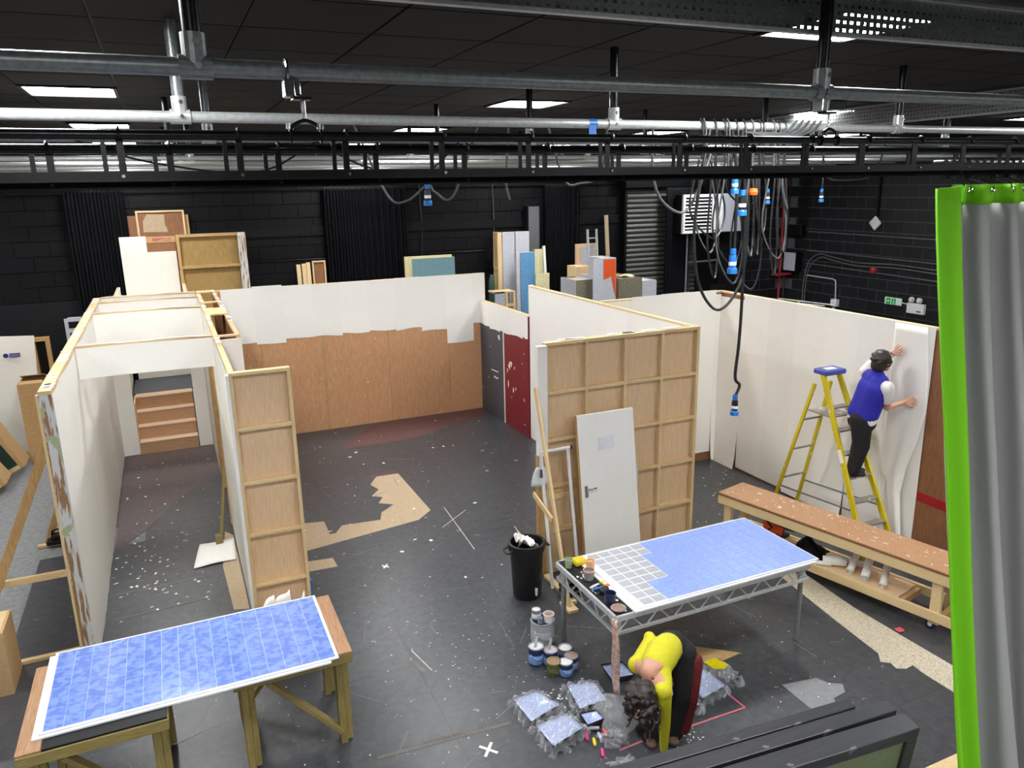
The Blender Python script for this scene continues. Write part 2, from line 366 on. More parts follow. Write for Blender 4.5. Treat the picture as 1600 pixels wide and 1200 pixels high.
# --- headers bridging the corridor
def header(y, z0, lab, back=True):
    h = thing('header_flat', lab, 'header', (-.28, y, z0))
    obj('facing', MB().sheet(lambda u, v: (-.92+1.27*u, y-.010+.004*math.sin(9*u)*(1-v), z0+.006*math.sin(4*u)+(2.43-z0)*v), 14, 4), 'paper', h, solid=.002)
    obj('board', B(-.92, .35, y, y+.03, z0+.02, 2.43), 'ply_back', h)
    obj('top_batten', B(-.925, .355, y-.005, y+.05, 2.43, 2.452), 'pine_x', h, bevel=.004)
    obj('paper_edge', MB().sheet(lambda u, v: (-.92+1.27*u, y-.012+.03*v+.012*math.sin(5*u), 2.454+.008*math.sin(11*u)), 16, 2), 'paper', h, smooth=True, solid=.002)
header(8.52, 2.12, 'white papered header nearest the camera bridging the corridor')
header(10.88, 1.95, 'second white papered header across the corridor')
header(11.95, 2.05, 'third white header with sagging paper edge over the corridor')
header(12.52, 2.16, 'farthest white header over the corridor stairs')
# --- stairs and platform
st = thing('stairs', 'wooden steps rising to a black topped platform at the corridor end', 'stairs', (-.28, 13.2, 0))
ys = [12.55, 12.72, 12.88, 13.04]; 
for i, y in enumerate(ys):
    obj('riser', B(-.69, .14, y, y+.02, .2*i, .2*(i+1)-.022), 'step_ply', st)
    obj('tread', B(-.69, .14, y-.012, (ys[i+1] if i < 3 else 13.24)+.015, .2*(i+1)-.022, .2*(i+1)), 'tread', st, bevel=.004)
obj('platform_top', B(-.72, .19, 13.26, 14.3, .78, .802), 'dark_grey_paint', st)
for x in (-.71, .15): obj('platform_side', B(x+.0, x+.02, 12.66, 14.28, 0, .78), 'ply_back', st)
for nm, a, b in (('left', -.925, -.70), ('right', .15, .35)):
    f = thing('set_wall', 'narrow white return %s of the corridor steps' % nm, 'wall', ((a+b)/2, 12.56, 0))
    obj('board', B(a, b, 12.57, 12.60, 0, 2.15), 'ply_back', f); obj('paper_strip', B(a, b, 12.562, 12.57, .006, 2.16), 'paper', f)
    s_ = thing('set_wall', 'white side wall flanking the platform on the %s' % nm, 'wall', (a, 13.5, 0))
    xx = -.77 if nm == 'left' else .24
    obj('board', B(xx-.02, xx+.02, 12.64, 14.28, 0, 2.40), 'ply_back', s_)
    obj('paper_strip', B(xx+.02 if nm == 'left' else xx-.026, xx+.026 if nm == 'left' else xx-.02, 12.64, 14.28, .8, 2.40), 'paper', s_)
# wall behind the platform: papered flat and bare framed flat
f = thing('set_flat', 'tall white papered flat with a bare red-brown corner behind the steps', 'flat', (-.2, 14.3, 0))
obj('board', B(-.66, .19, 14.30, 14.34, .8, 3.20), 'ply_red', f)
obj('paper_sheet', B(-.66, -.26, 14.288, 14.30, .81, 3.21), 'paper_warm', f); obj('paper_sheet', B(-.26, .18, 14.288, 14.30, .81, 2.95), 'paper_warm', f)
obj('batten', B(-.26, .19, 14.29, 14.30, 3.10, 3.20), 'oldpine_x', f)
mat('red_smear', 'b03a44', .5, scale=14., axis='x', col2='c8a987', lo=.45, hi=.6)
obj('paint_smear', B(-.16, .12, 14.286, 14.29, 3.13, 3.19), 'red_smear', f)
def framed(par, xa, xb, y, z0, z1, cols, rows, mt_ply='ply_back', tim='pine', t=.035, d=.05):
    obj('ply_sheet', B(xa, xb, y, y+.012, z0, z1), mt_ply, par)
    for i in range(cols+1):
        x = xa + (xb-xa-t)*i/cols
        obj('stile', B(x, x+t, y-d, y, z0, z1), tim+'_z', par, bevel=.002)
    for i in range(cols):
        p = xa + (xb-xa-t)*i/cols + t; q = xa + (xb-xa-t)*(i+1)/cols
        for zz in rows: obj('rail', B(p, q, y-d, y, zz-t, zz), tim+'_x', par, bevel=.002)
f = thing('set_flat', 'old yellowed framed flat standing behind the left end of the set', 'flat', (.74, 14.25, 0))
framed(f, .2, 1.30, 14.30, .0, 3.22, 1, (.6, 1.2, 1.95, 2.69, 3.22), 'ply_old', 'oldpine', .05, .06)
obj('weathered_stile', B(1.18, 1.31, 14.22, 14.242, 0, 3.22), 'chipped', f)
f = thing('set_flat', 'small brown flat with a pale patch resting highest at the left back', 'flat', (0, 14.45, 0))
framed(f, -.37, .38, 14.47, .8, 3.62, 1, (1.6, 2.6, 3.62), 'ply_red', 'pine', .03, .03)
obj('pale_patch', MB().prism([(-.28,3.27),(.1,3.26),(.06,3.4),(.07,3.55),(-.2,3.56),(-.27,3.45)], 14.462, 14.47, 'y'), 'hardboard', f)
obj('set_flat', B(-.5, -.1, 14.49, 14.52, .8, 3.54), 'ply_red', label='red-brown sheet peeping out left of the small brown flat', cat='flat')
obj('set_flat', B(.25, .44, 14.49, 14.53, .8, 3.54), 'oldpine_z', label='pale plank edge peeping out right of the small brown flat', cat='plank')
# --- back wall of the set
bw = thing('set_wall', 'wide set wall of bare plywood below and white paper above', 'wall', (2.8, 12.5, 0))
xs = [.63, 1.22, 2.19, 3.28, 4.36, 5.0]
for a, b in zip(xs, xs[1:]): obj('plywood_sheet', B(a+.002, b-.002, 12.5, 12.53, 0, 2.42), 'ply_z', bw)
for x in (1.22, 2.19): obj('joint_tape', B(x-.02, x+.02, 12.494, 12.5, 0, 2.4), 'oldpine_z', bw)
obj('frame', B(.63, 5.06, 12.53, 12.58, 0, 2.42), 'pine_x', bw)
obj('top_rail', B(.63, 5.06, 12.50, 12.58, 2.42, 2.44), 'pine_x', bw)
bots = [1.59, 1.55, 1.60, 1.59, 1.60, 1.60, 1.58, 1.52, 1.26, 1.58]; tops = [2.45, 2.47, 2.45, 2.44, 2.45, 2.44, 2.455, 2.45, 2.44, 2.45]
x = .70
for i, (zb, zt) in enumerate(zip(bots, tops)):
    xe = x+.453 if i < 8 else (4.83 if i == 8 else 5.06)
    if i == 0: xe = 1.16
    ph = U(0, 6)
    obj('paper_strip', MB().sheet(lambda u, v, x=x, xe=xe, zb=zb, zt=zt: (x+(xe-x)*u, 12.489, (zb+(.015 if 2 < i < 7 else .006)*math.sin(4*u+ph))*(1-v)+zt*v), 8, 5), 'paper', bw, solid=.0015)
    x = xe
obj('end_face', B(5.0, 5.065, 12.49, 12.585, 1.99, 2.44), 'paper', bw)
# --- low side wall
sw = thing('set_wall', 'low side wall painted charcoal and dark red under white paper', 'wall', (4.98, 11.5, 0))
obj('charcoal_panel', B(4.96, 4.99, 11.47, 12.49, 0, 1.96), 'dark_grey_paint', sw); obj('red_panel', B(4.96, 4.99, 10.5, 11.45, 0, 1.96), 'dark_red_paint', sw)
obj('seam', B(4.95, 4.965, 11.445, 11.475, 0, 1.6), 'paper_warm', sw)
obj('frame', B(4.99, 5.04, 10.5, 12.49, 0, 1.96), 'pine_y', sw); obj('top_rail', B(4.955, 5.04, 10.5, 12.49, 1.96, 1.975), 'pine_y', sw)
yy = 12.49
for zb in (1.57, 1.55, 1.57, 1.59, 1.61):
    y2 = max(yy-.45, 10.5); ph = U(0, 6)
    obj('paper_strip', MB().sheet(lambda u, v, yy=yy, y2=y2, zb=zb: (4.95, yy+(y2-yy)*u, (zb+.008*math.sin(6*u+ph))*(1-v)+1.972*v), 6, 4), 'paper', sw, solid=.0015); yy = y2
wt = MB()
for z, a, b in ((.83, 11.72, 12.02), (.72, 11.86, 11.9), (.715, 11.80, 11.83), (.72, 11.74, 11.77)): wt.bar((4.958, a, z), (4.958, b, z-.01), .006, .012 if b-a > .1 else .03)
obj('chalk_mark', wt, 'paper', sw)
fl = MB()
for (yc, zc, sy, sz) in ((11.25, 1.04, .05, .09), (11.17, 1.09, .05, .07), (11.33, .95, .02, .06), (11.30, .72, .03, .07), (11.1, .66, .03, .05), (11.66, 1.45, .06, .07), (11.0, .7, .02, .03)):
    k = 9; fl.prism([(yc+sy*U(.3,1)*math.cos(6.28*i/k), zc+sz*U(.3,1)*math.sin(6.28*i/k)) for i in range(k)], 4.956, 4.96, 'x')
obj('flaked_paint', fl, 'paper_warm', sw)
# --- middle wall
mw = thing('set_wall', 'tall white wall running back from the bare framed flat', 'wall', (4.99, 8.5, 0))
obj('core', B(4.99, 5.04, 6.52, 10.48, 0, 2.42), 'ply_back', mw); obj('top_rail', B(4.97, 5.04, 6.52, 10.48, 2.42, 2.44), 'pine_y', mw)
yy = 10.48
while yy > 6.53:
    y2 = max(yy-.455, 6.52); zt = 2.44+U(-.002, .01)
    obj('paper_strip', MB().sheet(lambda u, v, yy=yy, y2=y2: (4.975, yy+(y2-yy)*u, .02+zt*v-.02*v), 4, 3), 'paper', mw, solid=.0015); yy = y2
obj('end_face', B(4.965, 5.045, 10.47, 10.49, 1.97, 2.45), 'paper', mw)
obj('front_edge', B(3.12, 3.22, 6.40, 6.46, 1.32, 2.42), 'paper', mw)
# --- framed flat facing the camera
pf = thing('set_flat', 'large bare framed plywood flat with twenty square bays', 'flat', (4.13, 6.5, 0))
framed(pf, 3.22, 5.05, 6.50, 0, 2.44, 4, (.035, .488, .976, 1.464, 1.952, 2.44), 'ply_back', 'pine', .035, .055)
obj('extra_rail', B(3.255, 4.1, 6.47, 6.50, .80, .87), 'pine_x', pf)
obj('side_batten', B(3.13, 3.22, 6.44, 6.50, 0, 1.32), 'oldpine_z', pf, bevel=.003)
tp = MB()
for _ in range(9):
    xx = U(3.3, 4.8); tp.prism([(xx, 6.46), (xx+U(.05,.2), 6.47), (xx+U(.05,.2), 6.51), (xx, 6.52)], 2.442, 2.45)
obj('torn_paper', tp, 'paper', pf, kind='stuff')
# --- narrow framed flat at the corridor mouth
nf = thing('set_flat', 'narrow bare framed plywood flat at the corridor mouth', 'flat', (.62, 6.63, 0))
framed(nf, .36, .86, 6.66, 0, 2.44, 1, (.035, .487, .975, 1.463, 1.952, 2.44), 'ply_back', 'pine', .03, .06)
obj('white_edge', B(.335, .36, 6.60, 6.68, 0, 2.42), 'paper', nf)
obj('blue_strip', B(.862, .875, 6.60, 6.66, .06, .42), 'blue_plastic', nf)
# --- right back wall and right wall
rb = thing('set_wall', 'white papered wall at the back of the right bay', 'wall', (6, 8.5, 0))
obj('core', B(5.04, 6.95, 8.46, 8.52, 0, 2.43), 'ply_red', rb); obj('top_rail', B(5.04, 7.0, 8.45, 8.52, 2.43, 2.45), 'pine_x', rb)
x = 5.04
for i in range(5):
    xe = min(x+.455, 6.95); zt = (2.43, 2.47, 2.475, 2.47, 2.41)[i]; zb = (.02, .02, .02, .13, .01)[i]; ph = U(0, 6)
    obj('paper_strip', MB().sheet(lambda u, v, x=x, xe=xe, zt=zt, zb=zb: (x+(xe-x)*u, 8.445-(.05*(1-v)**8 if i == 4 else 0), zb+(zt-zb)*v), 8, 14), 'paper', rb, solid=.0015); x = xe
rw = thing('set_wall', 'long white wall at the right being hung with paper', 'wall', (7, 6.3, 0))
obj('core', B(6.96, 7.02, 4.3, 8.5, 0, 2.43), 'ply_red', rw); obj('top_rail', B(6.95, 7.02, 4.3, 8.5, 2.43, 2.45), 'pine_y', rw)
mat('red_tape', 'a01c22', .4, var=.2, scale=9.)
obj('red_band', B(6.952, 6.96, 4.3, 5.7, .60, .70), 'red_tape', rw)
obj('brown_panel', B(6.953, 6.96, 4.3, 5.7, .0, .60), 'ply_red', rw)
yy = 8.44; i = 0
while yy > 5.62:
    y2 = yy-.47; zt = 2.45 if i not in (0,) else 2.38; zb = (.0, .03, .03, .02, .01, .03, .03)[i]; ph = U(0, 6)
    obj('paper_strip', MB().sheet(lambda u, v, yy=yy, y2=y2: (6.946-(.05*(1-v)**10 if i in (0, 3, 4) else 0), yy+(y2-yy)*u, zb+(zt-zb)*v), 8, 14), 'paper', rw, solid=.0015); yy = y2; i += 1
# ---- loose length of paper being hung, peeling off the right wall
ed = [(2.44, 5.24), (2.2, 5.2), (2.0, 5.17), (1.6, 5.14), (1.25, 5.2), (.93, 5.29), (.62, 5.33), (.2, 5.26), (.08, 5.24)]
def edge(z):
    for (za, ya), (zb, yb) in zip(ed, ed[1:]):
        if zb <= z <= za: return ya + (yb-ya)*(za-z)/(za-zb)
    return 5.24
def hang(u, v):
    z = .08+2.36*v; yl = 5.62 if z > .75 else 5.62-.2*min(1, (.75-z)/.5)
    if z < .75: yl = 5.52 - .12*min(1, (.75-z)/.6)
    y = yl+(edge(z)-yl)*u
    return (6.935-.06*math.sin(3.14*u)*max(0, 1-v*1.15)-.02*u*(1-v)-.012*math.sin(9*u+4*v)*(1-v), y, z)
obj('hanging_paper', MB().sheet(hang, 16, 30), 'paper', label='loose length of white lining paper being smoothed onto the right wall', cat='paper', smooth=True, solid=.0015)
obj('hanging_paper', MB().sheet(lambda u, v: (6.938-.012*(1-v)*math.sin(3*u), 5.62-.12*u*(.3+.7*v)-.02*(1-v), .04+.8*v), 6, 8), 'paper', label='torn lower tongue of paper beside the loose length', cat='paper', smooth=True, solid=.0015)
# ================================================================ OVERHEAD RIG
def pipe(y, z, r, xa, xb, m, lab, cat='pipe', grp=None): return obj('scaffold_pipe', MB().tube([(xa, y, z), (xb, y, z)], r, 16), m, label=lab, cat=cat, group=grp, smooth=True)
PY = [2.35, 3.85, 5.35, 6.85, 8.35, 9.85, 11.35, 12.85]
names = ['thickest galvanised scaffold pipe nearest the camera at the top', 'second galvanised scaffold pipe below the thickest one', 'dim scaffold pipe just above the black curtain tubes',
         'fourth scaffold pipe seen between the black curtain tubes', 'fifth scaffold pipe seen as a bright line', 'sixth scaffold pipe seen as a bright line', 'seventh scaffold pipe far over the set', 'farthest scaffold pipe near the back wall']
for i, y in enumerate(PY): pipe(y, 4.225, .024, -3.5, 13.5, ('galv', 'galv_light')[i != 0 and i != 2], names[i])
DX = [-2.1, .135, 2.36, 4.57, 6.8, 9.0]
dl = {(.135, 2.35): 'black drop pole in a galvanised tee at the upper left', (2.36, 2.35): 'black drop pole in front of the perforated beam', (.135, 3.85): 'galvanised drop pole with a bolted tee at the left',
      (2.36, 3.85): 'black drop pole with bolted tee above the blue tape', (4.57, 3.85): 'black drop pole rising at the right above the second pipe'}
ordn = ['first', 'second', 'third', 'fourth', 'fifth', 'sixth', 'seventh', 'eighth']
for j, y in enumerate(PY):
    for i, x in enumerate(DX):
        if j == 0 and x > 5 or x < -2 and j < 5: continue
        d = thing('drop_pole', dl.get((x, y), 'drop pole on the %s pipe, %s from the left' % (ordn[j], ordn[i])), 'pole', (x, y, 4.225), group='drop poles under the ceiling')
        xo = x + (.2 if j % 2 == 0 and j > 1 else 0)
        obj('pole', MB().tube([(xo, y, 4.26), (xo, y, ZC)], .024, 12), 'galv' if (x == .135 and j in (1, 2)) else 'black_pipe', d, smooth=True)
        t = obj('tee_fitting', MB().tube([(xo-.042, y, 4.225), (xo+.042, y, 4.225)], .0315, 16).tube([(xo, y, 4.225), (xo, y, 4.31)], .0315, 16), 'galv' if j == 0 else 'galv_light', d)
        if j < 3:
            for zz in (4.225, 4.285): obj('set_screw', MB().tube([(xo+.006, y-.030, zz), (xo+.006, y-.037, zz)], .009, 8), 'chrome', t)
# perforated steel beams under the ceiling
def perf(name, lab, org, along, L, h, th=.012):
    r = thing(name, lab, 'beam', org)
    o = Vector(org); a = Vector(along); up = Vector((0, 0, 1)); nrm = a.cross(up)
    mb = MB(); p = .036; nx = int(L/p); rows = int(h/.034)
    V = []; F = []
    hw, hh = .0075, .005
    for i in range(nx):
        for k in range(rows):
            cx, cz = (i+.5)*p, .012+(k+.5)*(h-.024)/rows; dz = (h-.024)/rows/2; b = len(V)
            slot = (i*7+k*3) % 5
            w_, h_ = (hw, hh) if slot else (hw*.5, hh)
            for (sx, sz) in ((-p/2, -dz), (p/2, -dz), (p/2, dz), (-p/2, dz)): V.append(o + a*(cx+sx) + up*(cz+sz))
            for (sx, sz) in ((-w_, -h_), (w_, -h_), (w_, h_), (-w_, h_)): V.append(o + a*(cx+sx) + up*(cz+sz))
            F += [(b, b+1, b+5, b+4), (b+1, b+2, b+6, b+5), (b+2, b+3, b+7, b+6), (b+3, b, b+4, b+7)]
    mb.add(V, F); obj('perforated_web', mb, 'galv', r, kind='stuff')
    e = o + a*(nx*p)
    for z in (0, h-.012):
        obj('flange', MB().bar(o+up*(z+.006)+nrm*.012, e+up*(z+.006)+nrm*.012, .03, .012), 'galv_light', r)
perf('perforated_beam', 'long perforated steel beam under the ceiling at the top right', (.6, 2.42, 4.44), (1, 0, 0), 6.2, .17)
perf('perforated_beam', 'slanting perforated steel beam reflecting the lamps at the upper right', (6.55, 3.6, 4.42), (0, 1, 0), 5.2, .19)
perf('perforated_beam', 'bright perforated beam glimpsed behind the cable tangle', (4.2, 10.6, 4.42), (1, 0, 0), 3.4, .19)
# black curtain tubes, hangers, tracks
pipe(2.33, 4.05, .0135, -1.5, 5.2, 'black_pipe', 'upper black curtain tube hung from the thickest pipe', 'tube')
pipe(2.45, 4.02, .0135, -1.5, 5.2, 'black_pipe', 'lower black curtain tube just behind the upper one', 'tube')
for y, z, lab in ((2.33, 3.945, 'upper flat black curtain track'), (2.45, 3.925, 'lower black curtain track carrying the green curtain')):
    t = thing('curtain_track', lab, 'track', (1.8, y, z))
    obj('rail', MB().box(-1.5, 5.2, y-.012, y+.012, z-.012, z+.012), 'black_metal', t)
    obj('lip', MB().box(-1.5, 5.2, y-.016, y-.012, z-.014, z-.008), 'black_pipe', t)
def bracket(x, y, zt, zb):
    b = thing('track_bracket', 'black hook bracket carrying the flat track on the upper tube' if y < 2.4 else 'black hook bracket carrying the lower track on the rear tube', 'bracket', (x, y, zb), group='front track brackets' if y < 2.4 else 'rear track brackets')
    obj('hook', MB().tube([(x, y+.018*math.cos(t), zt+.018*math.sin(t)) for t in [math.pi*(1.15-.15*i) for i in range(9)]], .005, 6), 'black_metal', b, smooth=True)
    obj('strap', MB().box(x-.009, x+.009, y+.016, y+.021, zb-.01, zt), 'black_metal', b)
    obj('strap', MB().box(x-.045, x-.033, y-.004, y+.002, zb, zt-.012), 'black_metal', b)
    obj('bolt', MB().tube([(x, y-.016, zb), (x, y+.03, zb)], .005, 6), 'chrome', b)
for k in range(18):
    bracket(-.67+.298*k, 2.33, 4.05, 3.945)
    bracket(-.55+.298*k, 2.45, 4.02, 3.925)
def hanger(x, lab):
    h = thing('pipe_hanger', lab, 'clamp', (x, 2.35, 4.05))
    obj('hook', MB().tube([(x-.03, 2.35+.03*math.cos(t), 4.225+.03*math.sin(t)) for t in [math.pi*(1.25-.17*i) for i in range(10)]], .005, 6), 'chrome', h, smooth=True)
    obj('clamp_body', B(x-.04, x-.012, 2.325, 2.38, 4.155, 4.203).box(x-.012, x+.004, 2.33, 2.375, 4.16, 4.20), 'chrome', h, bevel=.003)
    obj('plate', B(x-.02, x+.03, 2.32, 2.37, 4.148, 4.155), 'black_metal', h)
    obj('rod', MB().tube([(x+.008, 2.34, 4.15), (x+.008, 2.335, 4.09)], .006, 8), 'chrome', h, smooth=True)
    obj('yoke', MB().tube(spline([(x-.035, 2.33, 4.068), (x-.02, 2.33, 4.082), (x+.008, 2.33, 4.092), (x+.036, 2.33, 4.082), (x+.05, 2.33, 4.068)], 4), .006, 6), 'black_metal', h, smooth=True)
    for xx in (x-.035, x+.05):
        u = obj('u_bolt', MB().tube([(xx, 2.33+.017*math.cos(t), 4.05+.017*math.sin(t)) for t in [math.pi*.2*i for i in range(11)]], .004, 6), 'black_metal', h, smooth=True)
        obj('nut', MB().tube([(xx-.006, 2.32, 4.068), (xx-.006, 2.32, 4.084)], .006, 6).tube([(xx+.006, 2.34, 4.068), (xx+.006, 2.34, 4.084)], .006, 6), 'chrome', u)
hanger(.40, 'chrome pipe clamp and rod holding the black tubes at the left')
hanger(2.39, 'black pipe clamp holding the black tubes beside the right drop pole')
obj('black_box', B(2.41, 2.52, 2.368, 2.45, 4.17, 4.215), 'black_metal', label='small black box behind the right pipe clamp', cat='box', bevel=.004)
tp = thing('cable_tie', 'blue tape tag wrapped round the second pipe', 'tape', (2.22, 3.85, 4.225))
obj('band', MB().tube([(2.195, 3.85, 4.225), (2.245, 3.85, 4.225)], .0262, 14), 'blue_plastic', tp); obj('tail', B(2.19, 2.235, 3.825, 3.829, 4.15, 4.215), 'blue_plastic', tp)
# cables, loops and plugs
def cable(pts, r, m, lab, n=8, grp=None): return obj('cable', MB().tube(spline(pts, n), r, 6), m, label=lab, cat='cable', smooth=True, group=grp)
gl = 'black cable looped over the second pipe in the tangle'
for k in range(13):
    x = 2.93+.055*k+U(-.02, .02); d = U(.35, .95) if k % 3 else U(.6, 1.0); wv = U(.05, .24); y = 3.85
    m = 'cable_grey' if k % 3 == 1 else 'cable_black'
    cable([(x, y-.033, 4.23-d*.3), (x, y-.035, 4.2), (x, y-.01, 4.258), (x+.03, y+.03, 4.25), (x+.05, y+.04, 4.15), (x+wv, y+.02, 4.23-d*.7), (x+wv*.6, y-.01, 4.23-d), (x-wv*.3, y-.03, 4.23-d*.75), (x-.02, y-.035, 4.23-d*.3)], .006, m, gl, 7, 'looped cables in the tangle')
for k in range(5):
    x = 3.55+.05*k
    cable([(x+.1, 3.81, 4.26), (x+.02, 3.805, 4.20), (x-.12, 3.805, 4.17), (x-.3, 3.81, 4.19)], .007, 'cable_grey', 'grey cable draped along the second pipe right of the tangle', 6, 'draped grey cables')
cable([(3.0, 3.82, 4.2), (2.93, 3.8, 3.9), (2.9, 3.8, 3.6), (2.95, 3.8, 3.3), (3.1, 3.8, 3.13), (3.25, 3.8, 3.25), (3.32, 3.82, 3.5), (3.3, 3.82, 4.2)], .009, 'cable_black', 'long black cable loop hanging lowest below the tangle')
cable([(3.22, 3.8, 4.2), (3.28, 3.8, 3.7), (3.29, 3.8, 3.2), (3.285, 3.8, 2.9), (3.27, 3.8, 2.68), (3.31, 3.8, 2.62), (3.28, 3.8, 2.55), (3.28, 3.8, 2.53)], .010, 'cable_black', 'single black cable dropping to the lowest blue plug')
cable([(3.15, 3.8, 4.2), (3.2, 3.8, 3.9), (3.21, 3.8, 3.46)], .009, 'cable_black', 'black cable dropping to the bright blue plug')
cable([(2.62, 3.85, 4.2), (2.63, 3.85, 3.95), (2.7, 3.85, 3.8), (2.85, 3.85, 3.73), (2.95, 3.85, 3.85), (3.05, 3.85, 4.1)], .008, 'cable_grey', 'grey cable swagging left of the tangle')
cable([(3.62, 3.85, 4.2), (3.6, 3.85, 3.95), (3.62, 3.85, 3.82), (3.66, 3.85, 3.73)], .007, 'cable_grey', 'pale cable end hanging right of the tangle')
cable([(.9, 3.85, 4.21), (1.05, 3.85, 3.87), (1.15, 3.85, 3.84), (1.26, 3.85, 3.915), (1.3, 3.85, 3.88), (1.4, 3.85, 3.86), (1.55, 3.85, 4.21)], .006, 'cable_grey', 'grey cable swagging past the small blue plug')
cable([(1.72, 3.85, 4.21), (1.70, 3.85, 3.93), (1.72, 3.85, 3.83)], .006, 'cable_grey', 'short grey cable end hanging in the middle')
cable([(1.95, 3.85, 4.21), (2.05, 3.85, 3.93), (2.15, 3.85, 3.91), (2.28, 3.85, 3.96), (2.32, 3.85, 4.21)], .006, 'cable_grey', 'shallow grey cable swag under the track')
cable([(3.94, 3.85, 4.21), (3.95, 3.85, 3.94), (4.2, 3.85, 3.90), (4.4, 3.85, 3.95), (4.5, 3.85, 4.21)], .006, 'cable_black', 'thin cable swag near the white wall sensor')
cable([(1.0, 5.34, 4.21), (1.3, 5.3, 4.05), (1.7, 5.3, 4.0), (2.0, 5.34, 4.21)], .007, 'cable_black', 'black cable slung under the third pipe')
cable([(-.4, 5.34, 4.21), (.0, 5.3, 4.08), (.6, 5.3, 4.02), (1.0, 5.34, 4.21)], .007, 'cable_black', 'black cable slung at the left under the pipes')
def plug(x, y, z, sc, lab, dark=False):
    p = thing('power_plug', lab, 'plug', (x, y, z))
    g = lambda pr: [(r*sc, h*sc) for r, h in pr]
    obj('gland', MB().lathe(g([(.012, .17), (.022, .17), (.022, .13), (.016, .125)]), (x, y, z), 14), 'blue_plastic', p, smooth=False)
    obj('body', MB().lathe(g([(.016, .125), (.026, .12), (.028, .08), (.026, .03), (.033, .028)]), (x, y, z), 14), 'cable_black' if dark else 'blue_plastic', p)
    obj('collar', MB().lathe(g([(.033, .03), (.037, .02), (.037, -.01), (.03, -.012)]), (x, y, z), 14), 'blue_plastic', p)
    obj('label_band', MB().lathe(g([(.0275, .075), (.0285, .074), (.0285, .05), (.0275, .049)]), (x, y, z), 14), 'white_plastic', p)
plug(3.20, 3.8, 3.36, .85, 'bright blue power plug hanging in front of the back corner')
plug(3.28, 3.8, 2.43, .75, 'lowest blue and black power plug hanging before the white wall', True)
plug(3.25, 3.80, 3.71, .85, 'blue and black power plug inside the cable tangle', True)
plug(1.26, 3.85, 3.82, .6, 'small blue power plug at the left middle', True)
plug(3.49, 3.85, 3.77, .5, 'small white and blue plug right of the tangle', True)
cable([(3.9, 3.85, 4.21), (3.94, 3.85, 4.0), (3.94, 3.85, 3.84)], .006, 'cable_black', 'thin lead dropping to the small black plug')
plug(3.94, 3.85, 3.77, .45, 'small black plug over the block wall', True)
plug(3.17, 3.78, 3.84, .7, 'pale blue socket high in the tangle')
mat('orange', 'e8641c', .5, var=.08)
obj('orange_tag', MB().lathe([(.0, -.02), (.026, -.018), (.03, .0), (.024, .02), (.0, .024)], (3.33, 3.8, 3.84), 12), 'orange', label='orange cable tag in the tangle', cat='tag')
# ---- green and grey curtain at the right
ct = thing('stage_curtain', 'grey curtain with lime green lining and heading gathered at the right', 'curtain', (3.7, 2.4, 0))
def cpos(s, v):     # s along cloth, v 0 top .. 1 floor
    zt = 3.865; z = zt*(1-v)
    xt = 3.195+.75*s; xb = 3.84+1.15*s
    k = v**1.15
    ph = 2*math.pi*3.6*s
    amp = .055+.03*min(1, v*3)
    return (xt+(xb-xt)*k+.028*math.sin(2*ph+.6)*(.6+.4*v), 2.40-.20*k-amp*math.cos(ph+.9*math.sin(2.2*v+3*s)), z)
def linp(s, v):
    a = cpos(0, v); wv = .03+.10*abs(v-.25)
    return (a[0]-.005-.125*s+.012*math.sin(8*s+1.5*v)*s, a[1]-.004+.035*s-.022*math.sin(7*s+2*v), a[2]-.012*s)
obj('face_cloth', MB().sheet(lambda u, v: cpos(u, .018+.97*v), 170, 40), 'curtain_grey', ct, smooth=True, solid=.004)
obj('lining', MB().sheet(lambda u, v: linp(u, .985*v), 14, 40), 'curtain_green', ct, smooth=True, solid=.004, label='lime green lining')
def head(u, v):
    p = cpos(u, .02*v); c = cpos(u, 0); 
    return (p[0], p[1]-.012-.012*(1-v), 3.87-.085*v)
obj('heading_band', MB().sheet(head, 170, 3), 'curtain_green', ct, smooth=True, solid=.004, label='lime green heading band')
for k in range(13):
    s = .03+k*.075; p = cpos(s, 0); zz = 3.85
    h = obj('hook', MB().tube([(p[0], p[1]-.02, zz), (p[0], p[1]-.015, zz+.02), (p[0]+.008, 2.44, zz+.05), (p[0], 2.45, 3.915)], .0035, 6), 'black_metal', ct, smooth=True)
    obj('carrier', B(p[0]-.012, p[0]+.012, 2.435, 2.465, 3.895, 3.912), 'black_metal', h)
    obj('eyelet', MB().tube([(p[0]+.01*math.cos(t), p[1]-.03, zz-.003+.01*math.sin(t)) for t in [math.pi*2*i/10 for i in range(11)]], .003, 6), 'chrome', h)
rl = []
for k in range(22):
    x = 3.2+k*.05; o = obj('track_roller', MB().tube([(x, 2.42, 3.965), (x, 2.48, 3.965)], .014, 10), 'black_pipe', label='black track roller bunched over the green curtain', cat='roller', group='track rollers over the curtain')
# ================================================================ BACK OF THE HALL
def drape(x0, x1, y, z0, z1, n, lab, taper=0.):
    d = thing('black_drape', lab, 'drape', ((x0+x1)/2, y, z0))
    ph = U(0, 6); xm = (x0+x1)/2
    def fn(u, v):
        a = 2*math.pi*n*u
        xx = x0+(x1-x0)*u + .012*math.sin(2*a+ph)
        return (xm+(xx-xm)*(1-taper*(1-v)), y+.045*math.sin(a+ph+.5*math.sin(3*u*n))*(1-.25*v)+.015*math.sin(5*v+7*u), z0+(z1-z0)*v)
    obj('cloth', MB().sheet(fn, n*10, 14), 'drape_black', d, smooth=True, solid=.004)
    obj('heading', MB().box(x0, x1, y-.012, y+.012, z1-.03, z1+.03), 'black_paint', d)
drape(-1.36, -.50, 14.4, 0, 3.96, 16, 'black drape hanging at the far left of the back wall')
drape(2.75, 4.27, 14.4, 0, 3.93, 26, 'widest black drape in the middle of the back wall')
